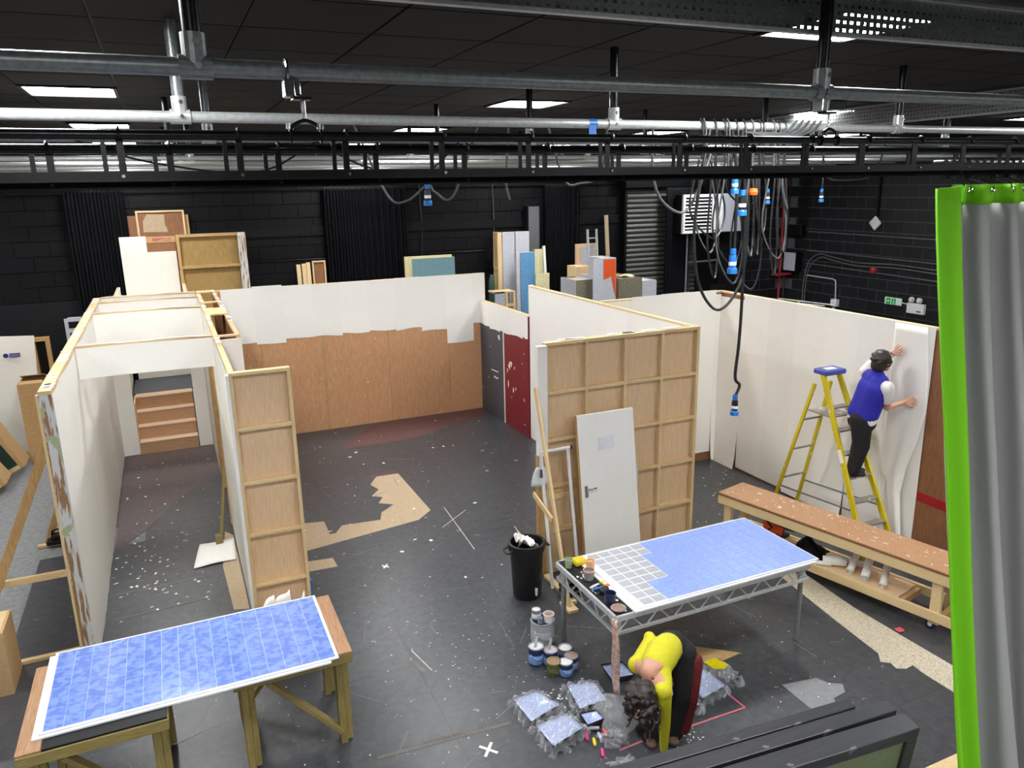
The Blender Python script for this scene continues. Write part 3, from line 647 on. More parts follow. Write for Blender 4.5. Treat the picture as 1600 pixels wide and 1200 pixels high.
drape(7.20, 8.0, 14.38, 0, 3.90, 15, 'black drape beside the grey box column and aluminium ladder', .1)
drape(10.06, 10.72, 14.2, 0, 3.78, 12, 'narrow black drape in front of the roller shutter', .15)
obj('drape_rail', MB().tube([(-3, 14.36, 3.99), (10.9, 14.36, 3.99)], .016, 8), 'galv', label='rail along the back wall carrying the black drapes', cat='rail', smooth=True)
obj('wall_conduit', MB().tube([(1.31, 14.57, 2.67), (5.9, 14.57, 2.65)], .012, 8), 'black_pipe', label='thin black conduit running level along the back wall', cat='conduit', smooth=True)
for x, za, zb, lab in ((4.6, 2.3, 4.0, 'black cable running down the back wall above the blue flat'), (6.12, 2.3, 4.1, 'pale cable running down the back wall left of the white flats')):
    obj('wall_cable', MB().tube(spline([(x, 14.57, zb), (x+.02, 14.56, (za+zb)/2), (x-.01, 14.57, za)], 6), .012, 6), 'cable_black' if x < 5 else 'cable_grey', label=lab, cat='cable', smooth=True)
mat('teal', '6b8f98', .5, var=.12, scale=4., detail=8, fleck=('d5dada', 5., .70))
mat('flat_white', 'b9bcc6', .55, var=.05, scale=3.)
mat('flat_blue', '5b93bd', .5, var=.08, scale=3.)
mat('cream', 'd6d2a8', .55, var=.08, scale=3.)
mat('dark_box', '55565a', .6, var=.08)
mat('speckled', '8f8b78', .6, scale=7., col2='5f5b4c', detail=8, lo=.3, hi=.7)
mat('orange_red', 'd4531c', .5, var=.05)
mat('mdf', 'c3a377', .7, var=.06, scale=5.)
mat('cardboard', 'b99768', .8, var=.08, scale=5.)
def leanflat(name, lab, cat, xa, xb, y, z0, z1, face, rim='pine', d=.05, t=.03):
    f = thing(name, lab, cat, ((xa+xb)/2, y, z0))
    obj('face', B(xa, xb, y-.006, y, z0, z1), face, f)
    for x in (xa, xb-t): obj('stile', B(x, x+t, y, y+d, z0, z1), rim+'_z', f)
    for z in (z0, (z0+z1)/2, z1-t): obj('rail', B(xa+t, xb-t, y, y+d, z, z+t), rim+'_x', f)
    return f
leanflat('stored_flat', 'scuffed teal flat standing behind the set back wall', 'flat', 4.27, 5.12, 14.15, 0, 2.60, 'teal')
f = leanflat('stored_flat', 'cream edged flat just behind the teal one', 'flat', 4.15, 5.1, 14.25, 0, 2.64, 'cream')
for i, (x, z, lab) in enumerate(((2.165, 2.6, 'left pale plank of the three beside the wide drape'), (2.26, 2.61, 'middle pale plank of the three beside the wide drape'), (2.338, 2.63, 'right pale plank of the three beside the wide drape'))):
    obj('plank', MB().bar((x+.04, 14.3, 0), (x+.04-.02, 14.36, z), .072, .035, (0, 1, 0)), 'pine_z', label=lab, cat='plank', bevel=.003)
f = thing('stored_flat', 'narrow brown framed panel right of the three planks', 'flat', (2.55, 14.3, 0)); framed(f, 2.43, 2.67, 14.36, 0, 2.65, 1, (.03, 1.3, 2.65), 'ply_red', 'pine', .025, .03)
for xa, xb, lab in ((6.10, 6.36, 'left of the two tall pale grey flats at the back'), (6.38, 6.68, 'right of the two tall pale grey flats at the back')): leanflat('stored_flat', lab, 'flat', xa, xb, 14.05, 0, 3.03, 'flat_white', 'pine', .09)
f = thing('stored_flat', 'open timber frame edge left of the tall grey flats', 'frame', (6.03, 14.1, 0))
for y in (14.06, 14.26): obj('stile', B(6.0, 6.09, y, y+.03, 0, 3.03), 'pine_z', f)
for z in (.1, .9, 1.55, 2.3, 3.0): obj('rail', B(6.0, 6.09, 14.09, 14.26, z, z+.03), 'pine_y', f)
c = thing('box_column', 'tall charcoal box column standing highest at the back', 'column', (6.87, 14.35, 0))
obj('front', B(6.79, 7.02, 14.28, 14.30, 0, 3.5), 'dark_box', c); obj('side', B(6.77, 6.79, 14.28, 14.5, 0, 3.5), 'black_paint', c); obj('side', B(7.02, 7.04, 14.28, 14.5, 0, 3.5), 'black_paint', c); obj('cap', B(6.79, 7.02, 14.30, 14.5, 3.46, 3.48), 'dark_box', c)
leanflat('stored_flat', 'sky blue narrow flat leaning in front of the tall grey flats', 'flat', 6.37, 6.68, 13.8, 0, 2.64, 'flat_blue', 'pine', .06)
obj('plank', B(6.28, 6.36, 13.8, 13.85, 0, 2.64), 'flat_white', label='pale grey plank against the left of the sky blue flat', cat='plank', bevel=.003)
leanflat('stored_flat', 'cream narrow flat right of the sky blue one', 'flat', 6.80, 7.03, 14.05, 0, 2.66, 'cream', 'pine', .08)
leanflat('stored_flat', 'lower cream flat leaning in front of the taller cream one', 'flat', 6.63, 6.93, 13.66, 0, 2.22, 'cream', 'pine', .04)
obj('plank', MB().bar((6.98, 13.7, 0), (6.93, 13.9, 2.74), .05, .04, (0, 1, 0)), 'paper_warm', label='white edged batten leaning right of the cream flats', cat='plank')
b = thing('crate', 'small crate with grey side and open plywood end behind the low wall', 'crate', (5.77, 13.3, 0))
obj('side', B(5.56, 5.76, 13.2, 13.23, 0, 1.98), 'flat_white', b); obj('top', B(5.56, 5.98, 13.2, 13.55, 1.955, 1.98), 'pine_x', b)
for x in (5.77, 5.93): obj('stile', B(x, x+.05, 13.2, 13.23, 0, 1.955), 'pine_z', b)
for z in (.4, 1.1, 1.7): obj('rail', B(5.82, 5.93, 13.2, 13.23, z, z+.05), 'pine_x', b)
obj('back', B(5.77, 5.98, 13.5, 13.53, 0, 1.955), 'ply_red', b)
g = thing('gas_bottle', 'dark green tube standing behind the tall end of the set wall', 'tube', (5.74, 13.80, 0))
mat('dark_green', '24423a', .5, var=.1)
obj('body', MB().lathe([(.06, 0), (.06, 2.1), (.045, 2.18), (.02, 2.22)], (5.74, 13.80, 0), 14), 'dark_green', g, smooth=True); obj('valve', B(5.70, 5.78, 13.78, 13.82, 2.22, 2.25), 'chrome', g)
# boxes behind the middle wall
def carton(name, lab, cat, xa, xb, ya, yb, z1, fr, sd, top, open_=True):
    c = thing(name, lab, cat, ((xa+xb)/2, (ya+yb)/2, 0))
    obj('front', B(xa, xb, ya, ya+.02, 0, z1), fr, c); obj('side', B(xa-.004, xa+.016, ya+.02, yb, 0, z1), sd, c); obj('side', B(xb-.02, xb, ya+.02, yb-.02, 0, z1), sd, c); obj('back', B(xa+.016, xb, yb-.02, yb, 0, z1), fr, c)
    obj('top', B(xa+.016, xb-.02, ya+.02, yb-.02, z1-.04, z1-.02), top, c); return c
c = carton('display_box', 'tall pale box with an orange painted corner behind the middle wall', 'box', 6.94, 7.20, 11.6, 12.1, 2.66, 'flat_white', 'flat_white', 'paper_warm')
obj('orange_paint', MB().prism([(6.95, 2.64), (7.19, 2.64), (7.19, 1.98), (7.15, 2.12), (7.10, 2.34), (7.03, 2.31), (6.95, 2.29)], 11.594, 11.6, 'y'), 'orange_red', c)
obj('left_face', B(6.74, 6.945, 11.6, 11.62, 0, 2.66), 'flat_white', c)
carton('display_box', 'mottled grey low box left of the orange painted box', 'box', 6.58, 6.9, 11.9, 12.5, 2.27, 'speckled', 'flat_white', 'hardboard')
carton('display_box', 'mottled box with brown edge right of the orange painted box', 'box', 7.46, 7.95, 11.9, 12.8, 2.24, 'speckled', 'ply_red', 'hardboard')
carton('display_box', 'pale grey box end at the right of the mottled boxes', 'box', 7.96, 8.27, 11.9, 12.9, 2.17, 'flat_white', 'flat_white', 'paper_warm')
carton('display_box', 'pale grey narrow box just right of the orange painted box', 'box', 7.22, 7.45, 12.0, 12.9, 2.25, 'flat_white', 'flat_white', 'hardboard')
obj('yellow_cloth', MB().sheet(lambda u, v: (7.62+.3*u, 12.1+.25*v, 2.235+.018*math.sin(6*u+3*v)+.014), 8, 6), 'cream', label='crumpled yellow sheet lying on the mottled box', cat='sheet', smooth=True, solid=.004)
leanflat('stored_flat', 'pale plywood boards stacked behind the drape near the ladder', 'boards', 7.78, 8.3, 14.1, 0, 2.72, 'ply_back', 'pine', .05)
obj('board', MB().bar((8.05, 13.96, 0), (8.02, 14.05, 2.66), .3, .02, (0, 1, 0)), 'flat_white', label='grey board in front of the plywood stack', cat='board')
carton('crate', 'low plywood crate left of the orange painted box', 'crate', 7.2, 7.5, 13.0, 13.4, 2.38, 'ply_back', 'pine_z', 'ply_back')
ld = thing('aluminium_ladder', 'aluminium ladder leaning by the drape at the back', 'ladder', (8.06, 13.9, 0))
for x in (7.96, 8.17): obj('stile', MB().bar((x, 13.7, 0), (x, 13.95, 3.02), .03, .05, (0, 1, 0)), 'galv_light', ld)
for k in range(13): obj('rung', MB().bar((7.96, 13.7+.0828*k*.235, .2+k*.22), (8.17, 13.7+.0828*k*.235, .2+k*.22), .025, .025), 'galv_light', ld)
obj('plank', MB().bar((8.75, 14.2, 0), (8.70, 14.45, 3.27), .085, .03, (0, 1, 0)), 'hardboard', label='tall pale plank leaning left of the roller shutter', cat='plank')
# heater
h = thing('fan_heater', 'white hanging fan heater with a louvred front at the back corner', 'heater', (11, 13.9, 2.83))
obj('side_panel', B(10.99, 11.28, 13.8, 13.81, 2.84, 3.66), 'white_plastic', h); obj('side_cheek', B(11.28, 11.82, 13.8, 14.1, 2.84, 3.66), 'grey_plastic', h, bevel=.01)
obj('casing', B(10.23, 11.28, 13.86, 14.1, 2.84, 3.66), 'black_metal', h)
for a, b, c_, d in ((10.23, 10.99, 3.60, 3.66), (10.23, 10.99, 2.84, 2.90), (10.23, 10.28, 2.90, 3.60)): obj('frame', B(a, b, 13.8, 13.86, c_, d), 'white_plastic', h)
for k in range(9): obj('louvre', MB().bar((10.28, 13.84, 2.95+k*.075), (10.99, 13.84, 2.95+k*.075), .05, .014, (0, -.5, 1)), 'white_plastic', h)
mat('red_print', 'c0342a', .5); obj('red_badge', B(11.02, 11.13, 13.794, 13.8, 2.87, 2.9), 'red_print', h); obj('dark_badge', B(11.14, 11.24, 13.794, 13.8, 2.87, 2.9), 'dark_box', h)
for x in (10.6, 11.6): obj('hanger', MB().tube([(x, 14.05, 3.66), (x, 14.05, ZC)], .012, 6), 'black_metal', h)
obj('flue_pipe', MB().tube([(10.58, 14.1, 0), (10.58, 14.1, 2.84)], .022, 8), 'galv', label='thin grey pipe standing under the heater', cat='pipe', smooth=True)
obj('bar', MB().tube([(10.6, 14.08, 2.18), (11.46, 14.08, 2.2)], [.018, .024], 8), 'dark_box', label='short level bar on the grey pipe under the heater', cat='bar', smooth=True)
# right wall fittings
mat('red_pipe', '9c2b33', .4, var=.1)
obj('red_pipe', MB().tube([(13.68, 14.5, 0), (13.68, 14.5, 4.1)], .03, 10), 'red_pipe', label='vertical red pipe in the back right corner', cat='pipe', smooth=True)
obj('red_tray', B(13.4, 13.9, 14.3, 14.5, 1.68, 1.74), 'red_pipe', label='red bracket at the foot of the red pipe', cat='bracket', bevel=.01)
X = 13.93
e = thing('junction_box', 'black junction box on the wall beside the red pipe', 'box', (X, 14.2, 2.62)); obj('body', B(X-.16, X, 14.0, 14.42, 2.62, 2.89), 'black_metal', e, bevel=.012); obj('lid', B(X-.17, X-.16, 14.02, 14.40, 2.64, 2.87), 'black_pipe', e)
e = thing('electric_cabinet', 'grey electrical cabinet below the black junction box', 'cabinet', (X, 14.2, 1.79)); obj('body', B(X-.2, X, 14.04, 14.45, 1.79, 2.26), 'black_metal', e); obj('door', B(X-.22, X-.2, 14.06, 14.43, 1.81, 2.24), 'grey_plastic', e, bevel=.006)
s_ = thing('wall_sensor', 'white rounded diamond sensor on the right wall', 'sensor', (X-.05, 12.02, 2.87))
obj('housing', MB().xf(Matrix()).lathe([(0, 0), (.15, .0), (.165, .02), (.15, .05), (0, .06)], (0, 0, 0), 4, False).xf(Matrix.Translation((X-.01, 12.02, 3.0)) @ Matrix.Rotation(-math.pi/2, 4, 'Y') @ Matrix.Rotation(.0, 4, 'Z')), 'white_plastic', s_, bevel=.02)
obj('wall_trunking', B(X-.04, X, 11.98, 12.04, 3.1, 4.3), 'black_metal', label='black trunking dropping to the white wall sensor', cat='trunking')
for k in range(5):
    y = 13.97+.06*k
    obj('wall_conduit', MB().tube([(X-.02, y, 2.89), (X-.02, y, 4.2)], .010, 6), 'black_metal', label='black conduit of the five rising above the junction box', cat='conduit', group='five conduits above the junction box', smooth=True)
for z0, z1, lab in ((2.74, 2.72, 'upper level conduit along the right wall'), (2.30, 2.25, 'middle level conduit along the right wall'), (2.0, 1.9, 'lowest level conduit along the right wall')):
    obj('wall_conduit', MB().tube([(X-.02, 13.9, z0), (X-.02, 10.0, z1)], .014, 8), 'conduit', label=lab, cat='conduit', smooth=True)
for k, (dz, lab) in enumerate(((0, 'outer curved cable bending along the right wall'), (.07, 'inner curved cable bending along the right wall'))):
    obj('wall_cable', MB().tube(spline([(X-.03, 13.93-dz, .9), (X-.03, 13.92-dz, 1.6), (X-.03, 13.8-dz, 2.05-dz), (X-.03, 13.5-dz, 2.24-dz), (X-.03, 13.1, 2.2-dz), (X-.03, 12.4, 2.13-dz), (X-.03, 11.4, 2.16-dz), (X-.03, 10.2, 2.12-dz)], 8), .015, 8), 'conduit', label=lab, cat='cable', smooth=True)
obj('white_pipe', MB().tube(spline([(X-.03, 13.85, 1.72), (X-.03, 13.2, 1.71), (X-.03, 13.02, 1.70), (X-.03, 12.95, 1.62), (X-.03, 12.92, 1.2)], 6), .016, 8), 'steel_white', label='white bent pipe above the right set wall', cat='pipe', smooth=True)
obj('white_box', B(X-.1, X, 12.82, 13.0, 1.1, 1.26), 'white_plastic', label='small white box below the bent pipe', cat='box', bevel=.01)
obj('alarm_bell', MB().lathe([(0, 0), (.07, 0), (.085, .02), (.07, .07), (0, .09)], (0, 0, 0), 14, False).xf(Matrix.Translation((X, 11.95, 2.01)) @ Matrix.Rotation(-math.pi/2, 4, 'Y')), 'red_pipe', label='small round red alarm on the right wall', cat='alarm', smooth=True)
mat('exit_green', '12a84c', .4); mat('exit_lit', 'd8f5e0', .4)
s_ = thing('exit_sign', 'green and white emergency exit sign on the right wall', 'sign', (X-.04, 11.38, 1.33))
obj('panel', B(X-.05, X-.01, 11.17, 11.58, 1.33, 1.48), 'exit_lit', s_, bevel=.008)
for a, b in ((11.43, 11.53), (11.30, 11.40)): obj('green_field', B(X-.056, X-.05, a, b, 1.345, 1.465), 'exit_green', s_)
mn = MB().lathe([(0, 0), (.011, 0), (.011, .003), (0, .003)], (0, 0, 0), 8).xf(Matrix.Translation((X-.056, 11.35, 1.445)) @ Matrix.Rotation(-math.pi/2, 4, 'Y'))
mn.bar((X-.058, 11.35, 1.43), (X-.058, 11.345, 1.395), .004, .014, (0, 1, 0)); mn.bar((X-.058, 11.345, 1.395), (X-.058, 11.37, 1.355), .004, .009, (0, 1, 0)); mn.bar((X-.058, 11.345, 1.395), (X-.058, 11.325, 1.36), .004, .009, (0, 1, 0)); mn.bar((X-.058, 11.35, 1.425), (X-.058, 11.32, 1.41), .004, .007, (0, 1, 0))
obj('running_figure', mn, 'exit_lit', s_); obj('arrow', MB().prism([(11.51, 1.405), (11.475, 1.44), (11.475, 1.415), (11.45, 1.415), (11.45, 1.395), (11.475, 1.395), (11.475, 1.37)], X-.06, X-.056, 'x'), 'exit_lit', s_)
em = thing('emergency_light', 'white twin spot emergency light box beside the exit sign', 'light', (X-.05, 10.8, 1.2))
obj('body', B(X-.09, X-.01, 10.6, 11.0, 1.22, 1.43), 'white_plastic', em, bevel=.01)
for y in (10.72, 10.9): obj('spot_head', MB().lathe([(0, 0), (.055, 0), (.06, .04), (.03, .08), (0, .08)], (0, 0, 0), 12, False).xf(Matrix.Translation((X-.06, y, 1.5)) @ Matrix.Rotation(-math.pi/2, 4, 'Y')), 'white_plastic', em, smooth=True)
for y in (10.72, 10.9): obj('neck', B(X-.05, X-.03, y-.01, y+.01, 1.42, 1.48), 'white_plastic', em)
obj('badge', B(X-.094, X-.09, 10.66, 10.76, 1.26, 1.29), 'dark_box', em)
obj('sign_cable', MB().tube([(X-.03, 11.17, 1.40), (X-.03, 11.0, 1.38)], .012, 6), 'white_plastic', label='white lead joining the exit sign to the light box', cat='cable')
# racking behind the right set wall
rk = thing('metal_rack', 'tangle of pale metal poles lying behind the right set wall', 'poles', (9.5, 10.5, 0))
for k in range(7):
    obj('pole', MB().tube([(8.9+.12*k, 9.6+.1*k, 1.75+.03*k), (9.7+.1*k, 10.3-.12*k, 1.72+.02*k)], .010, 6), 'steel_white', rk)
for x, y in ((9.1, 9.7), (10.3, 9.6), (9.3, 10.4), (10.3, 10.4)): obj('leg', MB().tube([(x, y, 0), (x, y, 1.8)], .025, 6), 'galv', rk)
obj('rack_board', B(8.9, 10.7, 9.5, 10.55, 1.64, 1.68), 'osb', rk)
c = thing('black_cabinet', 'long black topped counter behind the right set wall', 'counter', (9.8, 7.8, 0))
obj('top', B(8.7, 11.2, 6.5, 8.9, 1.50, 1.54), 'black_metal', c); obj('body', B(8.8, 11.1, 6.6, 8.8, 0, 1.50), 'black_paint', c)
# ================================================================ LEFT OF THE SET
s_ = thing('sign_board', 'white board with a small blue safety sign at the far left', 'board', (-2.5, 13.6, 0))
obj('sheet', MB().bar((-2.62, 13.58, 0), (-2.5, 13.72, 1.83), 1.0, .015, (0, 1, 0)), 'paper_warm', s_)
mat('sign_blue', '25358c', .4)
obj('sign_panel', B(-2.36, -2.22, 13.655, 13.668, 1.50, 1.56), 'sign_blue', s_)
obj('sign_disc', MB().lathe([(0, 0), (.035, 0), (.035, .006), (0, .006)], (0, 0, 0), 14, False).xf(Matrix.Translation((-2.41, 13.672, 1.53)) @ Matrix.Rotation(math.pi/2, 4, 'X')), 'sign_blue', s_)
for z in (1.54, 1.52): obj('sign_line', B(-2.35, -2.23, 13.651, 13.655, z-.004, z+.003), 'grey_plastic', s_)
f = thing('stored_flat', 'ochre timber framed flat standing behind the white sign board', 'frame', (-1.95, 14.0, 0))
framed(f, -2.1, -1.84, 14.05, 0, 1.72, 1, (.05, 1.72), 'black_paint', 'oldpine', .06, .1)
c = thing('cardboard_box', 'tall open cardboard box left of the white wall', 'box', (-2.0, 13.1, 0))
obj('front', B(-2.2, -1.87, 12.85, 12.86, .0, 1.22), 'cardboard', c); obj('side', B(-1.88, -1.87, 12.86, 13.35, 0, 1.22), 'cardboard', c); obj('side', B(-2.2, -2.19, 12.86, 13.35, 0, 1.22), 'cardboard', c); obj('back', B(-2.19, -1.88, 13.34, 13.35, 0, 1.22), 'cardboard', c)
obj('flap', MB().prism([(-2.2, 12.85), (-2.2, 13.10), (-1.9, 13.08), (-1.87, 12.86)], 1.22, 1.226), 'cardboard', c); obj('flap', MB().bar((-2.03, 13.35, 1.22), (-2.03, 13.12, 1.30), .32, .008), 'cardboard', c)
s_ = thing('white_shelf', 'small grey white shelving unit in shadow behind the left wall', 'shelf', (-1.5, 14.3, 0))
for x in (-1.62, -1.38): obj('post', B(x, x+.05, 14.2, 14.25, 0, 1.95), 'flat_white', s_)
for z in (.5, 1.0, 1.45, 1.72, 1.90): obj('board', B(-1.57, -1.38, 14.2, 14.3, z, z+.06), 'flat_white', s_)
def leancrate(x, y, lab, ang, w_, hgt, col):
    c = thing('timber_crate', lab, 'crate', (x, y, 0))
    R_ = Matrix.Translation((x, y, .0)) @ Matrix.Rotation(ang, 4, 'Y')
    obj('panel', B(-w_/2, w_/2, 0, .02, 0, hgt).xf(R_), col, c)
    for a in (-w_/2, w_/2-.05): obj('stile', B(a, a+.05, -.08, 0, 0, hgt).xf(R_), 'oldpine_z', c)
    for z in (0, hgt-.05): obj('rail', B(-w_/2+.05, w_/2-.05, -.08, 0, z, z+.05).xf(R_), 'pine_x', c)
    obj('side', B(w_/2, w_/2+.02, -.08, .35, 0, hgt).xf(R_), 'mdf', c)
leancrate(-2.48, 12.45, 'slanting timber crate with a dark green panel at the left edge', -.45, .6, 1.35, 'dark_green')
leancrate(-2.56, 11.75, 'lower slanting plywood crate at the left edge', -.5, .5, .75, 'ply_back')
b_ = carton('mdf_box', 'large brown MDF box on the floor at the left edge', 'box', -1.98, -1.53, 6.58, 6.98, .55, 'mdf', 'mdf', 'mdf')
obj('lid', B(-1.96, -1.55, 6.60, 6.96, .545, .555), 'pine_y', b_)
def brace(y, xw, zt, xf_, lab, wlab, strut=True):
    b = thing('wall_brace', lab, 'brace', ((xw+xf_)/2, y, 0))
    obj('diagonal', MB().bar((xw-.02, y, zt), (xf_, y, .02), .075, .03, (0, 1, 0)), 'oldpine_z', b, bevel=.003)
    if strut: obj('strut', MB().bar((xw, y+.04, .72), (xf_+(xw-xf_)*.37, y+.04, .72), .06, .03, (0, 1, 0)), 'pine_x', b, bevel=.003)
    obj('foot', MB().bar((xf_-.1, y-.05, .015), (xw-.02, y-.05, .015), .05, .03), 'pine_x', b)
    wt = thing('brace_weight', wlab, 'weight', (xf_+.12, y-.05, .03))
    for k in range(2): obj('slab', B(xf_+.0+.05*k, xf_+.24-.03*k, y-.14+.02*k, y+.0, .032+.055*k, .085+.055*k), 'black_metal', wt, bevel=.01)
    obj('handle', MB().tube(spline([(xf_+.06, y-.07, .14), (xf_+.08, y-.07, .19), (xf_+.16, y-.07, .19), (xf_+.18, y-.07, .14)], 4), .012, 6), 'black_metal', wt, smooth=True)
brace(7.08, -1.04, 1.95, -1.93, 'tall timber brace propping the near end of the left wall', 'black stage weight on the near brace at the left edge')
brace(9.6, -1.04, 1.45, -1.62, 'second timber brace behind the near one outside the left wall', 'black stage weight on the second brace outside the left wall', False)
obj('prop_stick', MB().bar((.20, 8.75, .04), (.33, 8.9, .85), .03, .02, (0, 1, 0)), 'treated_z', label='thin olive batten propped against the corridor wall', cat='batten')
obj('wood_block', B(.14, .22, 8.7, 8.8, .001, .10), 'treated_x', label='small wood block at the foot of the thin batten', cat='block', bevel=.004)
obj('paper_sheet', MB().sheet(lambda u, v: (-.05+.37*u-.07*(1-v)*(1-u)+.02*v, 8.20+.58*v+.03*u*(1-v), .008+.012*math.sin(3*u+2*v)**2), 8, 8), 'paper', label='square sheet of white paper lying in the corridor', cat='paper', smooth=True, solid=.002)
# ================================================================ FOREGROUND
mat('tile_blue', '6a86d2', .10, scale=3.2, col2='88a2e6', detail=1, lo=.40, hi=.60, rnd=.05, coat=.6, bump=.05)  # paler blotches are lamp reflections painted into the glaze colour
mat('tile_backing', 'b4c2ea', .3, var=.05)
mat('tile_blue_dry', '7893dc', .35, scale=14., col2='9ab2f2', detail=5, lo=.35, hi=.65, rnd=.03)
mat('tile_grey', 'acaeb6', .5, var=.04, scale=5., rnd=.03)
mat('board_white', 'e9eaee', .45, var=.03)
mat('ply_top', 'b58d6b', .6, scale=14., axis='y', col2='9d7453', detail=6, fleck=('e0dad0', 8., .70))
def tiles(par, xa, xb, ya, yb, z, nx, ny, pick):
    me = {}; sx, sy = (xb-xa)/nx, (yb-ya)/ny
    for i in range(nx):
        for j in range(ny):
            m, gap = pick(i, j); gy_ = gap*1.5
            if m not in me:
                o = obj('tile', B(-sx/2+gap, sx/2-gap, -sy/2+gy_, sy/2-gy_, 0, .0022), m, par, local=True, bevel=.001); me[m] = o.data
            else:
                o = bpy.data.objects.new('tile', me[m]); COL.objects.link(o); o.parent = par
            o.location = (Vector((xa+sx*(i+.5), ya+sy*(j+.5), z)) - WL[par.name]) * S
# --- glossy blue tile board on trestles
tb = thing('tile_board', 'long board of glossy blue painted tiles lying across two trestles', 'board', (-.14, 5.13, .805))
obj('backing', B(-1.02, .755, 4.69, 5.60, .806, .816), 'board_white', tb); obj('grout', B(-1.0, .735, 4.71, 5.585, .816, .8166), 'tile_backing', tb); tiles(tb, -1.0, .735, 4.71, 5.585, .816, 16, 8, lambda i, j: ('tile_blue', .0014))
obj('tile_board', B(-1.055, .70, 4.67, 5.585, .795, .806), 'board_white', label='white under board showing at the left end below the blue tiles', cat='board')
def trestle(xa, xb, ya, yb, lab, right):
    t = thing('trestle', lab, 'trestle', ((xa+xb)/2, (ya+yb)/2, 0)); zt = .79; w_ = .075
    for y in (ya, yb-w_): obj('top_beam', B(xa, xb, y, y+w_, zt-.085, zt-.01), 'treated_x', t, bevel=.004)
    for x in (xa, xb-w_): obj('top_beam', B(x, x+w_, ya+w_, yb-w_, zt-.085, zt-.01), 'treated_y', t, bevel=.004)
    obj('top_board', B(xa, xa+.13, ya+.01, yb, zt-.01, zt+.004) if not right else B(xb-.13, xb, ya, yb, zt-.01, zt+.004), 'ply_top', t, bevel=.003)
    obj('dark_top', B(xa+.135, xb-.005, ya+.01, yb, zt-.01, zt+.003) if not right else B(xa, xb-.135, ya+.01, yb, zt-.01, zt+.003), 'black_paint', t)
    for x in (xa+.04, xb-.11):
        for y in (ya+.09, yb-.15):
            obj('leg', B(x, x+.05, y, y+.085, 0, zt-.086), 'treated_z', t, bevel=.004); obj('leg_facing', B(x+.05, x+.09, y+.01, y+.06, .02, zt-.086), 'treated_z', t, bevel=.003)
    obj('diagonal_brace', MB().bar((xb-.09, ya+.10, .10), (xa+.22, ya+.10, .66), .035, .075, (0, -1, 0)), 'treated_x', t, bevel=.004)
    obj('diagonal_brace', MB().bar((xa+.10, yb-.10, .10), (xb-.22, yb-.10, .66), .035, .075, (0, -1, 0)), 'treated_x', t, bevel=.004)
trestle(-1.13, -.32, 4.56, 5.50, 'greenish timber trestle under the left end of the blue tile board', False)
trestle(.07, .86, 4.76, 5.60, 'greenish timber trestle under the right end of the blue tile board', True)
for k, (x, y, a, lab) in enumerate(((.45, 6.0, .5, 'upright curl of waste paper left of the narrow flat foot'), (.58, 6.1, -.4, 'flat strip of waste paper behind the tile board'), (.68, 5.95, .2, 'folded waste paper near the blue strip'))):
    obj('waste_paper', MB().sheet(lambda u, v: (x+.14*(u-.5)*math.cos(a)+.02*math.sin(5*v), y+.1*(v-.5)+.05*u*math.sin(a), .25+.42*v*(.6+.4*u)+.04*math.sin(4*u+k)), 6, 8), 'paper', label=lab, cat='waste paper', smooth=True, solid=.002)
obj('waste_bin_box', B(.38, .80, 5.86, 6.18, .0, .27), 'cardboard', label='low cardboard carton of waste paper behind the tile board', cat='carton', bevel=.005)
# --- steel deck table
dk = thing('deck_table', 'steel framed stage deck table with lattice sides', 'table', (3.74, 4.88, 0))
xa, xb, ya, yb, zt = 2.78, 4.70, 4.40, 5.36, .75
obj('deck_board', B(xa+.005, xb-.005, ya+.005, yb-.005, zt-.02, zt), 'black_paint', dk)
for (p, q) in (((xa, ya), (xb, ya)), ((xa, yb), (xb, yb)), ((xa, ya), (xa, yb)), ((xb, ya), (xb, yb))):
    obj('top_rail', MB().bar((*p, zt-.027), (*q, zt-.027), .03, .045), 'steel_white', dk); obj('bottom_rail', MB().bar((*p, zt-.155), (*q, zt-.155), .022, .022), 'galv_light', dk)
    P0, Q0 = Vector((*p, 0)), Vector((*q, 0)); L_ = (Q0-P0).length; n = round(L_/.125)
    for i in range(n):
        a = P0+(Q0-P0)*((i+.12)/n); b = P0+(Q0-P0)*((i+.88)/n)
        if i % 2: a, b = b, a
        obj('lattice_bar', MB().tube([(a.x, a.y, zt-.15), (b.x, b.y, zt-.05)], .006, 6), 'galv_light', dk)
for x in (xa+.04, xb-.04):
    for y in (ya+.04, yb-.04): obj('leg', MB().tube([(x, y, 0), (x, y, zt-.04)], .022, 12), 'galv', dk, smooth=True); obj('leg_socket', MB().tube([(x, y, zt-.17), (x, y, zt-.05)], .028, 10), 'steel_white', dk)
ub = thing('tile_board', 'board of half painted blue and grey tiles on the deck table', 'board', (3.88, 4.86, zt))
obj('backing', B(2.965, 4.79, 4.385, 5.325, zt+.012, zt+.02), 'board_white', ub)
def pk(i, j):
    y = 4.40+.91*(j+.5)/9; lim = 4 if y > 4.72 else 2
    if y > 5.05: lim = 5 - (j % 2 == 0 and j < 8)
    return ('tile_grey', .006) if i < lim else ('tile_blue_dry', .0015)
tiles(ub, 3.03, 4.78, 4.40, 5.31, zt+.02, 16, 9, pk)
obj('tile_board', B(2.93, 4.74, 4.365, 5.31, zt, zt+.011), 'board_white', label='white board under the half painted tiles', cat='board')
